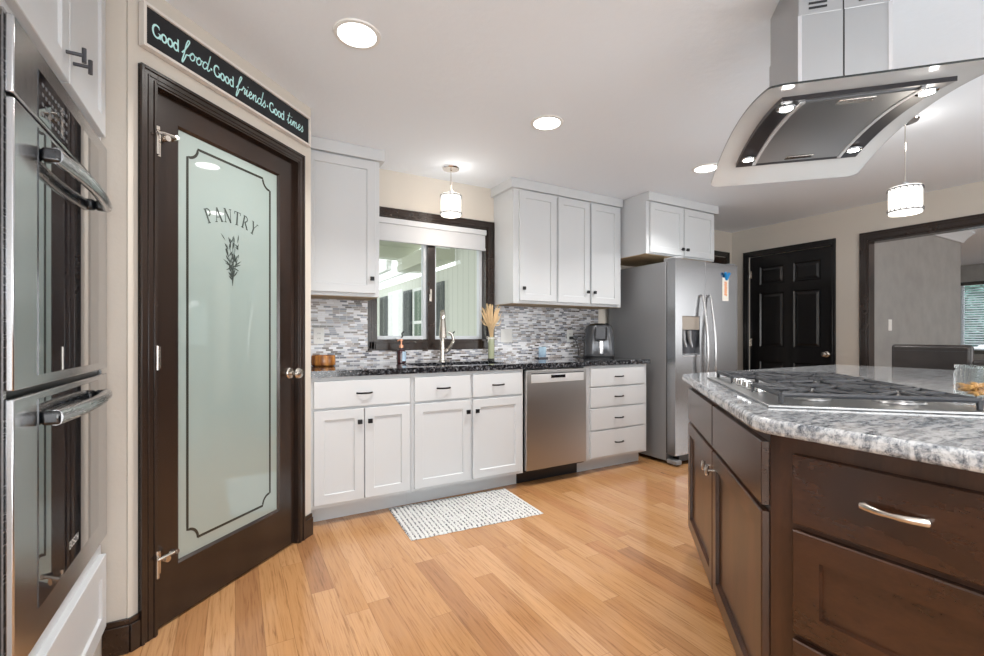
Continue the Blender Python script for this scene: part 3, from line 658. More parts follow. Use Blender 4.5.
# outlets
def outlet(X, z, w_, n, label, kind_='outlet', y=3.4315):
    o = thing('wall_outlet' if kind_ == 'outlet' else 'light_switch', label, kind_, (X, y, z), 0, 'wall plates on the mosaic')
    MB().box(-w_/2, w_/2, -.005, 0, -.058, .058).build('plate', M['white_plastic'], o, bevel=.002)
    for k in range(n):
        cx = (k-(n-1)/2)*.046
        i_ = MB().box(cx-.017, cx+.017, -.0065, -.0052, -.034, .034).build('insert', M['white_plastic'], o, bevel=.001)
        if kind_ == 'outlet':
            for dz in (-.018, .018):
                for dx in (-.0065, .0065): MB().box(cx+dx-.0015, cx+dx+.0015, -.0072, -.0066, dz-.005, dz+.005).build('slot', M['dark_metal'], i_)
    return o
outlet(.52, 1.118, .072, 1, 'white outlet plate on the mosaic above the wooden bowl')
outlet(2.088, 1.118, .118, 2, 'wide white double switch plate right of the pampas vase', 'switch')
outlet(2.80, 1.118, .072, 1, 'white outlet plate with the black plug, left of the air fryer')
sw = thing('light_switch', 'white switch on the grey plaster wall', 'switch', (5.88, 2.056, 1.23))
MB().box(-.037,.037,-.005,0,-.058,.058).build('plate', M['white_plastic'], sw, bevel=.002); MB().box(-.016,.016,-.009,-.0052,-.033,.033).build('rocker', M['white_plastic'], sw)

# ---------------------------------------------------------------- dishwasher
dw = thing('dishwasher', 'stainless dishwasher between the white base cabinets', 'dishwasher', (1.858, 2.80, 0))
DWW = .578
MB().box(.006, DWW-.006, .006, .60, .106, .870).build('tub', M['black'], dw)
p_ = MB().box(.003, DWW-.003, -.025, .005, .122, .862)
dp = p_.build('front_panel', M['steel_dw'], dw, bevel=.003)
MB().box(.045, .545, -.028, -.0255, .768, .830).build('pocket_handle', mat('bright_steel', (.82,.82,.82), .35, .6), dp, bevel=.001)
MB().box(.225, .36, -.0305, -.0285, .80, .822).build('display', M['black_gloss'], dp)
MB().box(.045, .545, -.0265, -.0256, .834, .840).build('seam', M['dark_metal'], dp)
MB().box(.0, DWW, .095, .12, .002, .104).build('toe_kick', M['black'], dw)

# ---------------------------------------------------------------- fridge
fr = thing('refrigerator', 'stainless side-by-side refrigerator with ice dispenser', 'refrigerator', (3.268, 2.60, 0))
MB().box(0, .88, .098, .80, .03, 1.765).build('body', M['steel_side'], fr, bevel=.004)
MB().box(.004, .876, .086, .0975, .10, 1.76).build('gasket', M['black'], fr)
fd = MB(); dx0, dx1, dzz0, dzz1 = .088, .322, .935, 1.292
fd.box(0, .396, .0, .085, .09, dzz0).box(0, .396, .0, .085, dzz1, 1.785).box(0, dx0, 0, .085, dzz0, dzz1).box(dx1, .396, 0, .085, dzz0, dzz1).box(dx0, dx1, .06, .085, dzz0, dzz1)
fdo = fd.build('freezer_door', M['steel_fridge'], fr)
MB().box(.402, .88, .0, .085, .09, 1.785).build('fridge_door', M['steel_fridge'], fr, bevel=.006, seg=3)
fdp = MB().box(dx0+.001, dx1-.001, .004, .059, 1.172, dzz1-.001).build('dispenser_panel', mat('bronze_panel', (.30,.26,.22), .35, .3), fdo, bevel=.002)
MB().box(dx0+.001, dx1-.001, .057, .0595, .96, 1.171).build('dispenser_recess', M['dark_metal'], fdo)
MB().box(dx0, dx1, -.006, .058, .935, .952).build('drip_tray', M['steel'], fdo, bevel=.003)
for px in (.15, .23): MB().tube([(px,.045,1.165),(px+.01,.04,1.08),(px+.028,.03,1.02)], [.026,.016,.012], 12).build('paddle', mat('clear_grey', (.35,.36,.38), .2, .4), fdo)
for hx, par in ((.335, fdo), (.440, None)):
    pts = [];
    for k in range(25):
        t_ = k/24; pts.append((hx+(.014 if hx < .4 else -.014)*math.sin(math.pi*t_)*0, -.022-.050*math.sin(math.pi*t_), .42+1.055*t_))
    pts = [(hx, .0-.0005, .42)]+pts+[(hx, -.0005, 1.475)]
    MB().tube(pts, .0125, 14).build('handle', M['steel'], fr)
MB().box(.0, .07, -.012, .09, .012, .05).build('foot', M['steel_side'], fr, bevel=.006)
MB().box(.75, .82, -.012, .09, .012, .05).build('foot', M['steel_side'], fr, bevel=.006)
MB().box(.07, .86, .02, .085, .03, .088).build('grille', M['black'], fr)
MB().box(.02, .10, .01, .14, 1.766, 1.80).build('hinge_cover', M['steel_side'], fr, bevel=.006); MB().box(.78, .86, .01, .14, 1.786, 1.80).build('hinge_cover', M['steel_side'], fr, bevel=.004)
# note and clip
nt = thing('magnet_note', 'white note with orange writing held on the right fridge door', 'note', (3.957, 2.5985, 1.541))
MB().box(-.045, .045, -.0012, 0, -.10, .115).build('sheet', M['paper'], nt)
mb = MB()
for k, (a, b) in enumerate(((-.018,.02),(-.02,.016),(-.016,.022),(-.02,.02),(-.018,.016),(-.02,.02))):
    mb.ribbon(cr([(a, .066-k*.022), (a*.3, .076-k*.022), (b*.5, .062-k*.022), (b, .074-k*.022)]), .011, -.0012)
mb.build('writing', M['orange'], nt)
ck = thing('magnet_clip', 'bright blue clip holding the note on the fridge', 'clip', (3.960, 2.5965, 1.672))
MB().tube([(0,-.008,-.035),(-.012,-.012,0),(-.03,-.016,.03)], [.010,.014,.012], 10).tube([(0,-.008,-.035),(.014,-.012,0),(.032,-.016,.026)], [.010,.014,.012], 10).build('jaws', M['blue'], ck)

# ---------------------------------------------------------------- small things on the black counter
bo = thing('wooden_bowl', 'round segmented wooden bowl at the left end of the black counter', 'bowl', (.52, 3.235, .9145))
MB().lathe([(.066,0),(.076,.008),(.079,.03),(.077,.068),(.074,.072),(.070,.068),(.070,.02),(.0,.014)], n=40).build('bowl_body', M['walnut'], bo)
sb_ = thing('soap_bottle', 'dark soap bottle with blue label and copper pump by the sink', 'soap bottle', (1.075, 3.27, .9145))
MB().lathe([(.030,0),(.034,.004),(.035,.075),(.033,.088),(.018,.104),(.013,.108),(.013,.116),(0,.116)], n=24).build('bottle', M['amber'], sb_)
mb = MB(); n_ = 14; pts = []
for k in range(n_+1):
    a = R(-95+120*k/n_); pts += [(.0356*math.cos(a), .0356*math.sin(a), .018), (.0356*math.cos(a), .0356*math.sin(a), .088)]
mb.poly(pts, [(2*i, 2*i+2, 2*i+3, 2*i+1) for i in range(n_)]); mb.build('label_wrap', M['label'], sb_)
MB().lathe([(.017,.116),(.017,.136),(.006,.138),(.006,.165),(.013,.167),(.013,.178),(0,.18)], n=16).tube([(0,0,.172),(-.02,-.012,.174),(-.035,-.02,.166)], .0055, 8).build('pump', M['copper'], sb_)
va = thing('bud_vase', 'slim pale green glass vase beside the window', 'vase', (1.885, 3.345, .9145))
MB().lathe([(.026,0),(.027,.004),(.027,.195),(.025,.195),(.025,.012),(0,.012)], n=24).build('vase_body', M['vase_glass'], va)
MB().lathe([(.0275,.0005),(.0285,.002),(.0285,.012),(.0275,.0135)], n=24).build('vase_foot', M['black'], va)
MB().lathe([(.0275,.178),(.0305,.181),(.0305,.187),(.0275,.19)], n=20).tube([(-.026,-.012,.184),(-.05,-.02,.20),(-.055,-.02,.178),(-.028,-.014,.178)], .003, 6).tube([(-.028,-.014,.184),(-.045,-.02,.15)], .003, 6).build('ribbon', M['cord_white'], va)
gp = MB()
for k in range(95):
    a = random.uniform(0, 2*PI); r_ = random.uniform(.02, .085); hgt = random.uniform(.36, .49)-.02*r_/.08
    tx, ty = r_*math.cos(a)*1.1, r_*math.sin(a)*.5
    p = cr([(random.uniform(-.012,.012), random.uniform(-.008,.008), .15), (tx*.35, ty*.35, .28), (tx*.8, ty*.8, hgt-.05), (tx*1.1, ty*1.1, hgt)], 4)
    gp.tube(p, [.0012]*5+[.0025,.0042,.0052,.0045,.0036,.003,.002,.0008][:len(p)-5], 5)
tag(gp.build('dried_grass', M['straw'], loc=(1.885, 3.345, .9145)), 'bunch of dried tan grass plumes standing in the slim vase', 'dried grass', kind='stuff')
pc = thing('patterned_card', 'small blue and white card on a dark stand against the mosaic', 'ornament', (2.415, 3.33, .9145))
MB().box(-.04, .04, .012, .018, .012, .105).build('card', M['card'], pc, bevel=.001); MB().box(-.055, .045, -.01, .035, 0, .011).build('stand', M['dark_metal'], pc, bevel=.002)
af = thing('air_fryer', 'dark grey air fryer with front drawer on the black counter', 'air fryer', (2.975, 3.22, .9145), R(-36))
def rbox(w_, d_, n=8, r=.05):
    out = []
    for cx, cy, a0 in ((w_/2-r, d_/2-r, 0), (-w_/2+r, d_/2-r, 90), (-w_/2+r, -d_/2+r, 180), (w_/2-r, -d_/2+r, 270)):
        for k in range(n+1): a = R(a0+90*k/n); out.append((cx+r*math.cos(a), cy+r*math.sin(a)))
    return out
def loft(mb, secs, mi=0):
    n = len(secs[0][0]); pts = []
    for s_, z in secs: pts += [(x, y, z) for x, y in s_]
    fs = [(k*n+i, k*n+(i+1)%n, (k+1)*n+(i+1)%n, (k+1)*n+i) for k in range(len(secs)-1) for i in range(n)]
    fs += [tuple(range(n-1,-1,-1)), tuple((len(secs)-1)*n+i for i in range(n))]
    return mb.poly(pts, fs, mi)
loft(MB(), [(rbox(.27,.27,r=.07), .022), (rbox(.275,.275,r=.075), .04), (rbox(.268,.268,r=.08), .18), (rbox(.25,.25,r=.085), .26), (rbox(.225,.225,r=.085), .298)]).build('shell', mat('graphite_gloss', (.11,.115,.125), .16, .5), af)
loft(MB(), [(rbox(.275,.275,r=.08), 0), (rbox(.28,.28,r=.08), .021)]).build('base', M['black'], af)
loft(MB(), [(rbox(.222,.222,r=.085), .2985), (rbox(.20,.20,r=.085), .312), (rbox(.14,.14,r=.06), .320)]).build('lid', M['black_gloss'], af)
fb = MB().box(-.05, .05, -.147, -.120, .165, .285).build('control_panel', mat('smoked_plastic', (.07,.072,.08), .4, .2), af, bevel=.012, seg=4)
MB().tube(cr([(-.052,-.146,.285),(-.052,-.15,.19),(-.035,-.15,.163),(.035,-.15,.163),(.052,-.15,.19),(.052,-.146,.285)]), .005, 8).build('bezel', M['black'], af)
MB().box(-.021, .021, -.185, -.137, .035, .162).build('drawer_handle', mat('silver_plastic', (.6,.61,.63), .15, .8), af, bevel=.010, seg=3)
cdp = thing('power_cord', 'black cord running from the outlet to the air fryer', 'cord', (2.8,3.4,1.1))
MB().box(-.014,.016,-.01,.022,-.016,.012).build('plug', M['black'], cdp, bevel=.003)
MB().tube(cr([(.01,-.008,0),(.03,-.03,-.04),(.05,-.04,-.13),(.02,-.06,-.178),(-.04,-.10,-.1815),(-.06,-.16,-.1815),(-.01,-.19,-.1815)]), .0035, 8).build('cable', M['black'], cdp)

# ---------------------------------------------------------------- rug
mb = MB(); nx, ny = 256, 20; LX, LY = .855, .52
pts = []; 
for i in range(nx+1):
    x = -LX/2+LX*i/nx; u = (x/.0265) % 1; hgt = .004+.0085*abs(math.sin(math.pi*u))
    for j in range(ny+1):
        y = -LY/2+LY*j/ny; e = .004*math.sin(x*60)*(1 if j in (0, ny) else 0)
        jit = .0015*math.sin(y*90+i*1.3)
        pts.append((x+jit, y+e, (.003 if j in (0,ny) or i in (0,nx) else hgt)))
fs = [(i*(ny+1)+j, (i+1)*(ny+1)+j, (i+1)*(ny+1)+j+1, i*(ny+1)+j+1) for i in range(nx) for j in range(ny)]
mb.poly(pts, fs); mb.box(-LX/2+.004, LX/2-.004, -LY/2+.004, LY/2-.004, .0005, .003)
tag(mb.build('rug', M['rug'], loc=(1.274, 2.604, 0), rz=R(-3.0), smooth=60), 'white and grey ribbed rug on the floor before the sink cabinet', 'rug')

# ================================================================ island
IT = .914; cE = -.47
def roundcorner(p, a, b, r, n=8):
    p, a, b = Vector(p), Vector(a), Vector(b); u = (a-p).normalized(); v = (b-p).normalized()
    out = []
    for k in range(n+1):
        t_ = k/n; A = p+u*r*(1-t_); B = p+v*r*t_; out.append(A.lerp(B, t_))
    return [tuple(x) for x in out]
A = (2.045, 1.575); A2 = (2.09, 1.61); B = (1.13, .66)
raw = [(1.13,-.75), (3.75,-.75), (3.75,1.62), (2.085,1.62), (1.13,.665)]
poly = []
for i, p in enumerate(raw): poly += roundcorner(p, raw[i-1], raw[(i+1) % len(raw)], .05 if i == 4 else .03)
mb = MB().prism(poly, IT-.038, IT)
tag(mb.build('island_countertop', M['granite_white'], bevel=.012, seg=4), 'white and grey granite countertop of the island', 'countertop')
# cabinet on the 45 degree face : local x from the far end to the near end
cF = -.53
i1 = thing('island_cabinet', 'dark brown island cabinet with two drawers over two doors, facing the pantry', 'cabinet', (2.09, 2.09+cF, 0), R(-135), 'dark island cabinets')
inv = (Matrix.Translation((2.09, 2.09+cF, 0)) @ Matrix.Rotation(R(-135), 4, 'Z')).inverted()
def loc2(pts): return [tuple((inv @ Vector((x, y, 0))).xy) for x, y in pts]
MB().prism(loc2([(2.09,2.09+cF),(1.187,.657),(1.187,.452),(3.35,.452),(3.35,2.09+cF)]), .105, .8755).build('body', M['island_wood_v'], i1)
MB().prism(loc2([(2.13,1.50),(1.25,.62),(1.25,.452),(3.30,.452),(3.30,1.50)]), 0, .104).build('toe_kick', M['espresso_h'], i1)
hm = M['nickel']
L0, L1, Lm = .012, 1.272, .640
SHI = [(0,-.0005),(0,-T+.003),(.003,-T),(.058,-T),(.060,-T+.013)]
drawer(i1, L0, Lm-.006, .684, .846, M['island_wood'], L=0, loops=SL); drawer(i1, Lm+.006, L1, .684, .846, M['island_wood'], L=0, loops=SL)
def knob_isl(par, x, z, y=-T): 
    MB().cyl((x, y-.0002, z), (x, y-.022, z), .006, 10).tube([(x, y-.024, z-.018), (x, y-.027, z), (x, y-.024, z+.018)], [.007,.008,.007], 10).build('knob', M['nickel'], par)
door(i1, L0, Lm-.006, .122, .668, M['island_wood_v'], (Lm-.036, .60), SHI, kfn=knob_isl); door(i1, Lm+.006, L1, .122, .668, M['island_wood_v'], (Lm+.036, .60), SHI, kfn=knob_isl)
# drawer cabinet, faces -X, local x towards the viewer
i2 = thing('island_cabinet', 'dark brown island cabinet with stacked wide drawers and a curved silver pull', 'cabinet', (1.185, .655, 0), R(-90), 'dark island cabinets')
MB().box(.203, 1.33, .0, 2.165, .105, .8755).box(0, .203, 0, .0018, .105, .8755).build('body', M['island_wood_v'], i2)
MB().box(.21, 1.33, .065, 2.1, 0, .104).build('toe_kick', M['espresso_h'], i2)
d_ = drawer(i2, .06, .80, .668, .833, M['island_wood'], L=0, loops=SL)
def bigpull(par, x, z):
    pts = []
    for k in range(17):
        t_ = k/16; pts.append((x-.052+.104*t_, -T-.008-.016*math.sin(math.pi*t_), z+.0))
    rr = [.0036+.0028*abs(2*k/16-1) for k in range(17)]
    MB().tube([(x-.052,-T-.0004,z)]+pts+[(x+.052,-T-.0004,z)], [.006]+rr+[.006], 12, sy=1.5).build('handle', M['nickel'], par)
bigpull(d_, .256, .757)
d_ = MB().rings(.06, .80, .455, .652, SHI).build('drawer', M['island_wood'], i2, smooth=0) if 0 else MB().rings(.06, .80, .405, .652, SHI).build('drawer', M['island_wood'], i2, smooth=0)
d_ = MB().rings(.06, .80, .125, .390, SHI).build('drawer', M['island_wood'], i2, smooth=0)

# ---------------------------------------------------------------- cooktop (local x from far to near end, -y to the cook)
ck = thing('cooktop', 'stainless gas cooktop with black grates set on the island', 'cooktop', (1.825, .871, IT+.0005), R(-135))
CW, CD = .914, .53
MB().box(-CW/2, CW/2, -CD/2, CD/2, 0, .0075).build('tray', mat('satin_tray_steel', (.36,.365,.37), .33, 1), ck, bevel=.002, seg=2)
# burners
for bx_, by_, br in ((-.30,.12,.045),(-.30,-.10,.038),(0,.03,.062),(.30,.12,.05),(.30,-.10,.04)):
    b_ = MB().lathe([(br*1.25,.0085),(br*1.2,.014),(br*.95,.016),(br*.9,.022),(0,.022)], (bx_,by_,0), 28).build('burner', mat('burner_ring', (.42,.42,.42), .35, .9), ck)
    MB().lathe([(br*.82,.0225),(br*.85,.027),(br*.78,.031),(0,.031)], (bx_,by_,0), 28).build('burner_cap', M['iron'], b_)
# grates
def grate(x0, x1, y0, y1, cs):
    g = MB(); r_ = .0062; zt = .036; b_ = .0065
    def bar(p, q_, zz=zt, wd=.0052):
        p, q_ = Vector((*p, zz)), Vector((*q_, zz)); g.tube([p, q_], wd, 6, sy=1.15)
    # outer ring sloping to feet
    c_ = [(x0,y0),(x1,y0),(x1,y1),(x0,y1)]
    for k in range(4): bar(c_[k], c_[(k+1) % 4], zt-.002, .0065)
    for px, py in c_: g.tube([(px, py, zt), (px, py, .0085)], [.0085, .0065], 8)
    xm = (x0+x1)/2
    bar((x0, (y0+y1)/2), (x1, (y0+y1)/2))
    for (cx, cy, rr) in cs:
        for k in range(8):
            a = R(22.5+45*k) if rr > .05 else R(45*k)
            dx, dy = math.cos(a), math.sin(a)
            tx = min((x1-cx)/dx if dx > 1e-6 else ((x0-cx)/dx if dx < -1e-6 else 9), (y1-cy)/dy if dy > 1e-6 else ((y0-cy)/dy if dy < -1e-6 else 9), .17)
            bar((cx+dx*rr*.45, cy+dy*rr*.45), (cx+dx*tx, cy+dy*tx), zt+.001, .0048)
    for yq in (y0+.06, y1-.06): bar((x0, yq), (x1, yq), zt-.001, .0045)
    return g
gs = [(-.425,-.150,-.222,.235,[(-.30,.12,.04),(-.30,-.10,.04)]), (-.143,.143,-.135,.235,[(0,.03,.06)]), (.150,.425,-.222,.235,[(.30,.12,.04),(.30,-.10,.04)])]
for x0, x1, y0, y1, cs in gs: grate(x0, x1, y0, y1, cs).build('grate', M['iron'], ck)
for k in range(5):
    kx = -.150+k*.075
    MB().lathe([(.021,.0085),(.021,.012),(.0185,.014),(.0175,.030),(.015,.033),(0,.033)], (kx,-.205,0), 20).box(kx-.003, kx+.003, -.222, -.188, .0332, .038).build('knob', M['chrome'], ck)

# ---------------------------------------------------------------- jar of nuts
jr = thing('glass_jar', 'clear glass jar of nuts on the island beside the cooktop', 'jar', (2.058, .497, IT+.0005))
MB().lathe([(.048,0),(.054,.004),(.055,.012),(.055,.088),(.050,.096),(.050,.108),(.047,.108),(.047,.096),(.051,.086),(.051,.012),(.0,.010)], n=32).build('jar_body', M['clear'], jr)
MB().lathe([(.0505,.1),(.053,.1),(.053,.109),(.0505,.109),(.0505,.1)], n=32).build('rim', M['clear'], jr)
mb = MB()
for k in range(70):
    a = random.uniform(0, 2*PI); r_ = math.sqrt(random.random())*.036; z = .018+random.random()*.030
    c_ = Vector((r_*math.cos(a), r_*math.sin(a), z)); e = Vector((random.uniform(-1,1), random.uniform(-1,1), random.uniform(-.5,.5))).normalized()*.009
    mb.tube([c_-e, c_-e*.4+Vector((0,0,.002)), c_+e*.4+Vector((0,0,.002)), c_+e], [.002,.0055,.0055,.002], 7)
tag(mb.build('nuts', M['nut'], loc=(2.058, .497, IT+.0005)), 'roasted nuts filling the bottom of the glass jar', 'nuts', kind='stuff')

# ---------------------------------------------------------------- range hood
HC = (1.871, .848); hd = thing('range_hood', 'stainless island hood with curved glass canopy and four lit lamps', 'range hood', (HC[0], HC[1], 0), R(-135))
GL, GDp, zE, RI = .457, .298, 1.835, .072
def zarch(x): return zE+RI*(1-(x/GL)**2)
def arch_sheet(mb, x0, x1, y0, y1, th, dz, n=28, mi=0, me=1, rc=0.0):
    top = []; nseg = n
    for k in range(n+1):
        x = x0+(x1-x0)*k/n; ins = 0
        if rc:
            dxe = min(x-x0, x1-x)
            if dxe < rc: ins = rc-math.sqrt(max(0, rc*rc-(rc-dxe)**2))
        z = zarch(x)+dz
        top.append(((x, y0+ins, z), (x, y1-ins, z)))
    pts = []
    for a, b in top: pts += [a, b, (a[0],a[1],a[2]-th), (b[0],b[1],b[2]-th)]
    for k in range(n):
        i = 4*k; j = i+4
    b0 = len(mb.v)
    for p in pts: mb.v.append(Vector(p))
    for k in range(n):
        i = b0+4*k; j = i+4
        for f_, m_ in (((i, j, j+1, i+1), mi), ((i+2, i+3, j+3, j+2), mi), ((i, i+2, j+2, j), me), ((i+1, j+1, j+3, i+3), me)): mb.f.append(list(f_)); mb.m.append(m_)
    e = b0+4*n
    mb.f.append([b0, b0+1, b0+3, b0+2]); mb.m.append(me); mb.f.append([e, e+2, e+3, e+1]); mb.m.append(me)
    return mb
cn = arch_sheet(MB(), -GL, GL, -GDp, GDp, .006, 0, rc=.03, n=60).build('glass_canopy', [M['hood_glass'], M['hood_edge']], hd)
# steel body above / under the glass
bd = MB(); arch_sheet(bd, -.288, .296, -.224, .224, .014, -.0065, mi=0, me=0)
body = bd.build('housing', M['dark_metal'], hd)
ft = MB(); arch_sheet(ft, -.262, .262, -.150, .150, .004, -.021, mi=0, me=0)
mesh_f = ft.build('grease_filter', M['steel_hood'], body)
fm = MB(); arch_sheet(fm, -.272, .272, -.163, -.151, .006, -.021, mi=0, me=0); arch_sheet(fm, -.272, .272, .151, .163, .006, -.021, mi=0, me=0)
fm.build('filter_frame', mat('bright_filter_edge', (.8,.81,.82), .4, .5), body)
for hx in (-.235, .235): MB().box(hx-.014, hx+.014, -.05, .05, zarch(hx)-.0295, zarch(hx)-.0255).build('filter_handle', M['nickel'], body, bevel=.003)
for lx in (-.225, .225):
    for ly in (-.190, .190):
        z = zarch(lx)-.021
        l_ = MB().lathe([(.028,0),(.028,-.004),(.021,-.006),(.021,-.002),(0,-.002)], (lx, ly, z), 24).build('lamp_ring', M['chrome'], hd)
        MB().lathe([(.019,-.0025),(.014,-.0065),(0,-.008)], (lx, ly, z), 20).build('lamp', M['halogen'], l_)
        L = bpy.data.lights.new('hood_spot', 'SPOT'); L.energy = 2.2; L.spot_size = R(100); L.spot_blend = .8; L.shadow_soft_size = .02; L.color = (1,.97,.92)
        o = bpy.data.objects.new('hood_spot', L); col.objects.link(o); o.parent = hd; o.location = (lx, ly, z-.02)
# top housing (box above the glass) and chimney
MB().box(-.20, .20, -.17, .17, zarch(.2)+.002, 1.945).build('motor_box', M['steel_hood'], hd, bevel=.006)
ch = MB()
cx0, cx1, cy0, cy1 = -.152, .152, -.132, .136
def chim(mb, a, b, c_, d, z0, z1):
    e = .006
    mb.box(a, b, c_, d, z0, z1)
chim(ch, cx0, cx1, cy0, cy1, 1.9455, 2.207)
cl_ = ch.build('chimney_lower', M['steel_hood'], hd, bevel=.002)
MB().box(cx1+.0002, cx1+.0012, (cy0+cy1)/2-.002, (cy0+cy1)/2+.002, 1.946, 2.206).build('seam', M['black'], cl_)
MB().box(cx1+.0002, cx1+.003, cy0, cy0+.011, 1.946, 2.206).box(cx1+.0002, cx1+.003, cy1-.011, cy1, 1.946, 2.206).build('corner_trim', M['chrome'], cl_)
cu = MB().box(cx0+.003, cx1-.003, cy0+.003, cy1-.003, 2.2075, CE-.001).build('chimney_upper', M['steel_hood'], hd, bevel=.002)
for sgn in (-.072, .072):
    for k in range(6): MB().box(cx1-.0028, cx1-.0016, sgn-.027, sgn+.027, 2.226+k*.016, 2.233+k*.016).build('vent_slot', M['black'], cu)
MB().box(cx1-.0028, cx1-.002, (cy0+cy1)/2-.002, (cy0+cy1)/2+.002, 2.208, CE-.002).build('seam', M['black'], cu)

# ---------------------------------------------------------------- ceiling lights
def can(x, y, label):
    o = thing('recessed_light', label, 'ceiling light', (x, y, CE), group='recessed ceiling lights')
    MB().lathe([(.098,-.0005),(.096,-.006),(.080,-.008),(.079,-.0045),(.079,-.0005)], n=36).build('trim_ring', M['white_plastic'], o)
    MB().lathe([(.078,-.003),(.06,-.0065),(0,-.0075)], n=36).build('lens', M['lamp'], o)
    L = bpy.data.lights.new('can_light', 'AREA'); L.shape = 'DISK'; L.size = .15; L.spread = R(125); L.energy = 14; L.color = (1,.97,.93)
    q_ = bpy.data.objects.new('can_light', L); col.objects.link(q_); q_.parent = o; q_.location = (0, 0, -.012)
    return o
can(.451, 1.961, 'large-looking round recessed ceiling light nearest the pantry door')
can(1.631, 2.212, 'round recessed ceiling light above the floor before the dishwasher')
can(3.13, 2.213, 'round recessed ceiling light partly hidden by the hood glass')
can(.55, -.6, 'added recessed ceiling light out of view, on the viewer side of the oven wall'); can(2.6, -.8, 'added recessed ceiling light out of view, over the near end of the island')  # two extra cans out of view, kept for the light they give
def pendant(x, y, label, dz=0):
    p = thing('pendant_light', label, 'pendant lamp', (x, y, CE), group='chrome drum pendants')
    MB().lathe([(.066,-.0005),(.066,-.012),(.060,-.020),(.012,-.024),(.007,-.030),(0,-.030)], n=32).build('ceiling_canopy', M['chrome'], p)
    MB().cyl((0,0,-.028), (0,0,-.185-dz), .0032, 8).build('stem', M['nickel'], p)
    DM = Matrix.Translation((0,0,-dz))
    MB().lathe([(.005,-.180),(.016,-.184),(.018,-.198),(.026,-.204),(.026,-.210),(.012,-.212)], n=20, M=DM).build('cap', M['chrome'], p)
    sh_ = MB().lathe([(.010,-.2125),(.074,-.2125),(.077,-.216),(.077,-.366),(.074,-.370),(.0,-.372)], n=40, M=DM).build('lamp_shade', M['shade'], p)
    for zz, ze in ((-.222,-.237),(-.356,-.341)):
        r_ = MB(); r_.tube([(.080*math.cos(2*PI*k/40), .080*math.sin(2*PI*k/40), zz) for k in range(41)], .0032, 6, M=DM)
        for k in range(18):
            a = 2*PI*k/18
            r_.tube([(.080*math.cos(a), .080*math.sin(a), zz), (.082*math.cos(a+.07), .082*math.sin(a+.07), (zz+ze)/2), (.080*math.cos(a+.12), .080*math.sin(a+.12), ze)], .0022, 5, M=DM)
        r_.build('wire_band', M['dark_metal'], sh_)
    L = bpy.data.lights.new('pendant_bulb', 'POINT'); L.energy = 3.0; L.shadow_soft_size = .07; L.color = (1,.9,.78)
    q_ = bpy.data.objects.new('pendant_bulb', L); col.objects.link(q_); q_.parent = p; q_.location = (0, 0, -.46-dz)
    L2 = bpy.data.lights.new('pendant_uplight', 'POINT'); L2.energy = 0.9; L2.shadow_soft_size = .03; L2.color = (1,.94,.86)
    q2 = bpy.data.objects.new('pendant_uplight', L2); col.objects.link(q2); q2.parent = p; q2.location = (.03, -.03, -.150)
    return p
pendant(1.426, 3.153, 'small chrome pendant lamp with lit white drum above the sink window')
pendant(3.45, 1.134, 'small chrome pendant lamp with lit white drum above the island', .19)

# ---------------------------------------------------------------- bar chairs
def chair(x, y, rz, top, label):
    c = thing('bar_chair', label, 'chair', (x, y, 0), rz, 'bar chairs behind the island')   # local: back at +y, faces -y
    hw = .215
    n = 10; pts = []
    mb = MB()
    secs = []
    mb.box(-hw, hw, .0, .07, .66, top).build('backrest', M['leather'], c, bevel=.022, seg=4)
    MB().box(-hw+.012, hw-.012, -.002, .004, top-.045, top-.042).build('stitch_line', M['dark_metal'], c)
    MB().box(-hw, hw, -.40, .06, .56, .655).build('seat', M['leather'], c, bevel=.022, seg=4)
    for sx_ in (-1, 1):
        for ly in (-.37, .03):
            MB().tube([(sx_*(hw-.03), ly, .565), (sx_*(hw-.02), ly+(-.015 if ly < 0 else .02), 0.0)], [.024, .016], 8).build('leg', M['espresso_h'], c)
    MB().box(-hw+.02, hw-.02, -.385, -.365, .22, .245).box(-hw+.02, hw-.02, .03, .05, .22, .245).build('stretcher', M['espresso_h'], c)
    return c
chair(4.28, 1.277, R(-90), 1.055, 'dark leather bar chair standing behind the island, left of the window blind')
chair(4.10, .805, R(-90), .965, 'lower grey leather chair behind the island at the right edge')

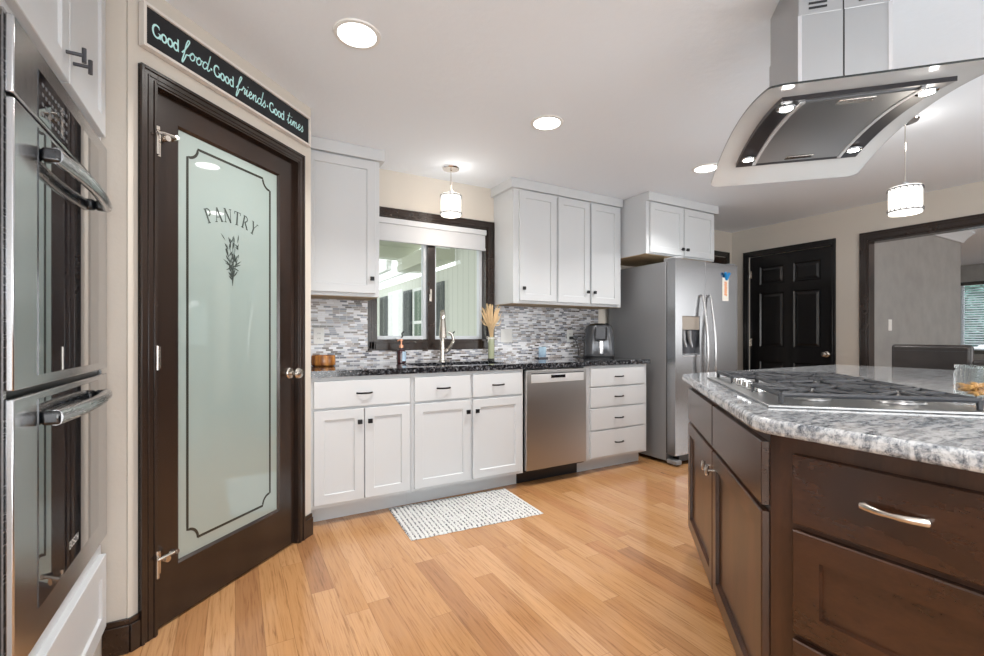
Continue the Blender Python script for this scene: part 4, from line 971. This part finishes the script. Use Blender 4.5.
# ================================================================ outside the sink window
struct('exterior_ground', MB().box(-8, 12.5, 3.62, 18, -.25, -.15), mat('concrete', (.5,.5,.48), .8), 'pale patio ground outside the window', 'ground')
hs = thing('house_wing', 'pale green sided house wing with dark shutters outside the sink window', 'building', (3.2, 0, 0))
MB().box(0, .2, 3.62, 6.9, -.15, 2.84).box(0, .2, 6.9, 13.9, -.15, 2.30).build('siding', M['siding'], hs)
def shut(y0, y1, z0=.75, z1=2.08):
    s_ = MB().box(-.035, -.0005, y0, y1, z0, z1)
    for k in range(28): z = z0+.05+k*(z1-z0-.1)/28; s_.poly([(-.037,y0+.05,z),(-.037,y1-.05,z),(-.05,y1-.05,z+.03),(-.05,y0+.05,z+.03)], [(0,1,2,3),(3,2,1,0)])
    s_.build('shutter', M['shutter'], hs)
shut(7.34, 7.64); shut(9.02, 9.5); 
f_ = MB().box(-.03, -.0005, 7.75, 8.9, .85, 2.08).build('window', M['outside_white'], hs)
MB().box(-.034, -.031, 7.85, 8.8, 1.42, 2.02).box(-.034, -.031, 7.85, 8.8, .92, 1.36).build('pane', mat('outside_pane', (.10,.16,.12), .15), f_)
shut(10.75, 11.35)
shut(11.45, 11.9) if 0 else None
MB().box(-.02, -.0005, 9.6, 10.65, -.1, 2.15).build('door', M['outside_white'], hs)
pr_ = thing('patio_roof', 'white beamed patio roof outside the sink window', 'roof', (0,0,0))
MB().box(-3, 3.2, 3.62, 8.6, 2.85, 2.95).build('soffit', M['soffit'], pr_)
MB().box(-3, 3.2, 8.6, 8.8, 2.62, 2.95).build('header_beam', M['soffit'], pr_)
MB().box(2.75, 3.198, 6.9, 8.6, 2.36, 2.6).build('low_soffit', M['soffit'], pr_)
MB().box(-6, 3.19, 14.0, 14.2, -.15, 2.9).build('end_wall', M['soffit'], pr_)
for k in range(7): MB().box(3.02-k*.42, 3.12-k*.42, 8.82, 14, 2.42, 2.62).build('rafter', M['outside_white'], pr_)
for k in range(4): MB().box(-3, 3.19, 9.4+k*1.2, 9.48+k*1.2, 2.65, 2.75).build('purlin', M['outside_white'], pr_)
hg = MB(); random.seed(3)
for k in range(190):
    x, y, z, r_ = 15.0+random.uniform(-.5,.5), random.uniform(-1,7), random.uniform(-.1,4.6), random.uniform(.35,.75)
    hg.lathe([(0,-r_),(r_*.7,-r_*.7),(r_,0),(r_*.7,r_*.7),(0,r_)], (x,y,z), 12)
tag(hg.build('hedge', M['foliage']), 'green foliage glimpsed through the far window blind', 'hedge', kind='stuff')
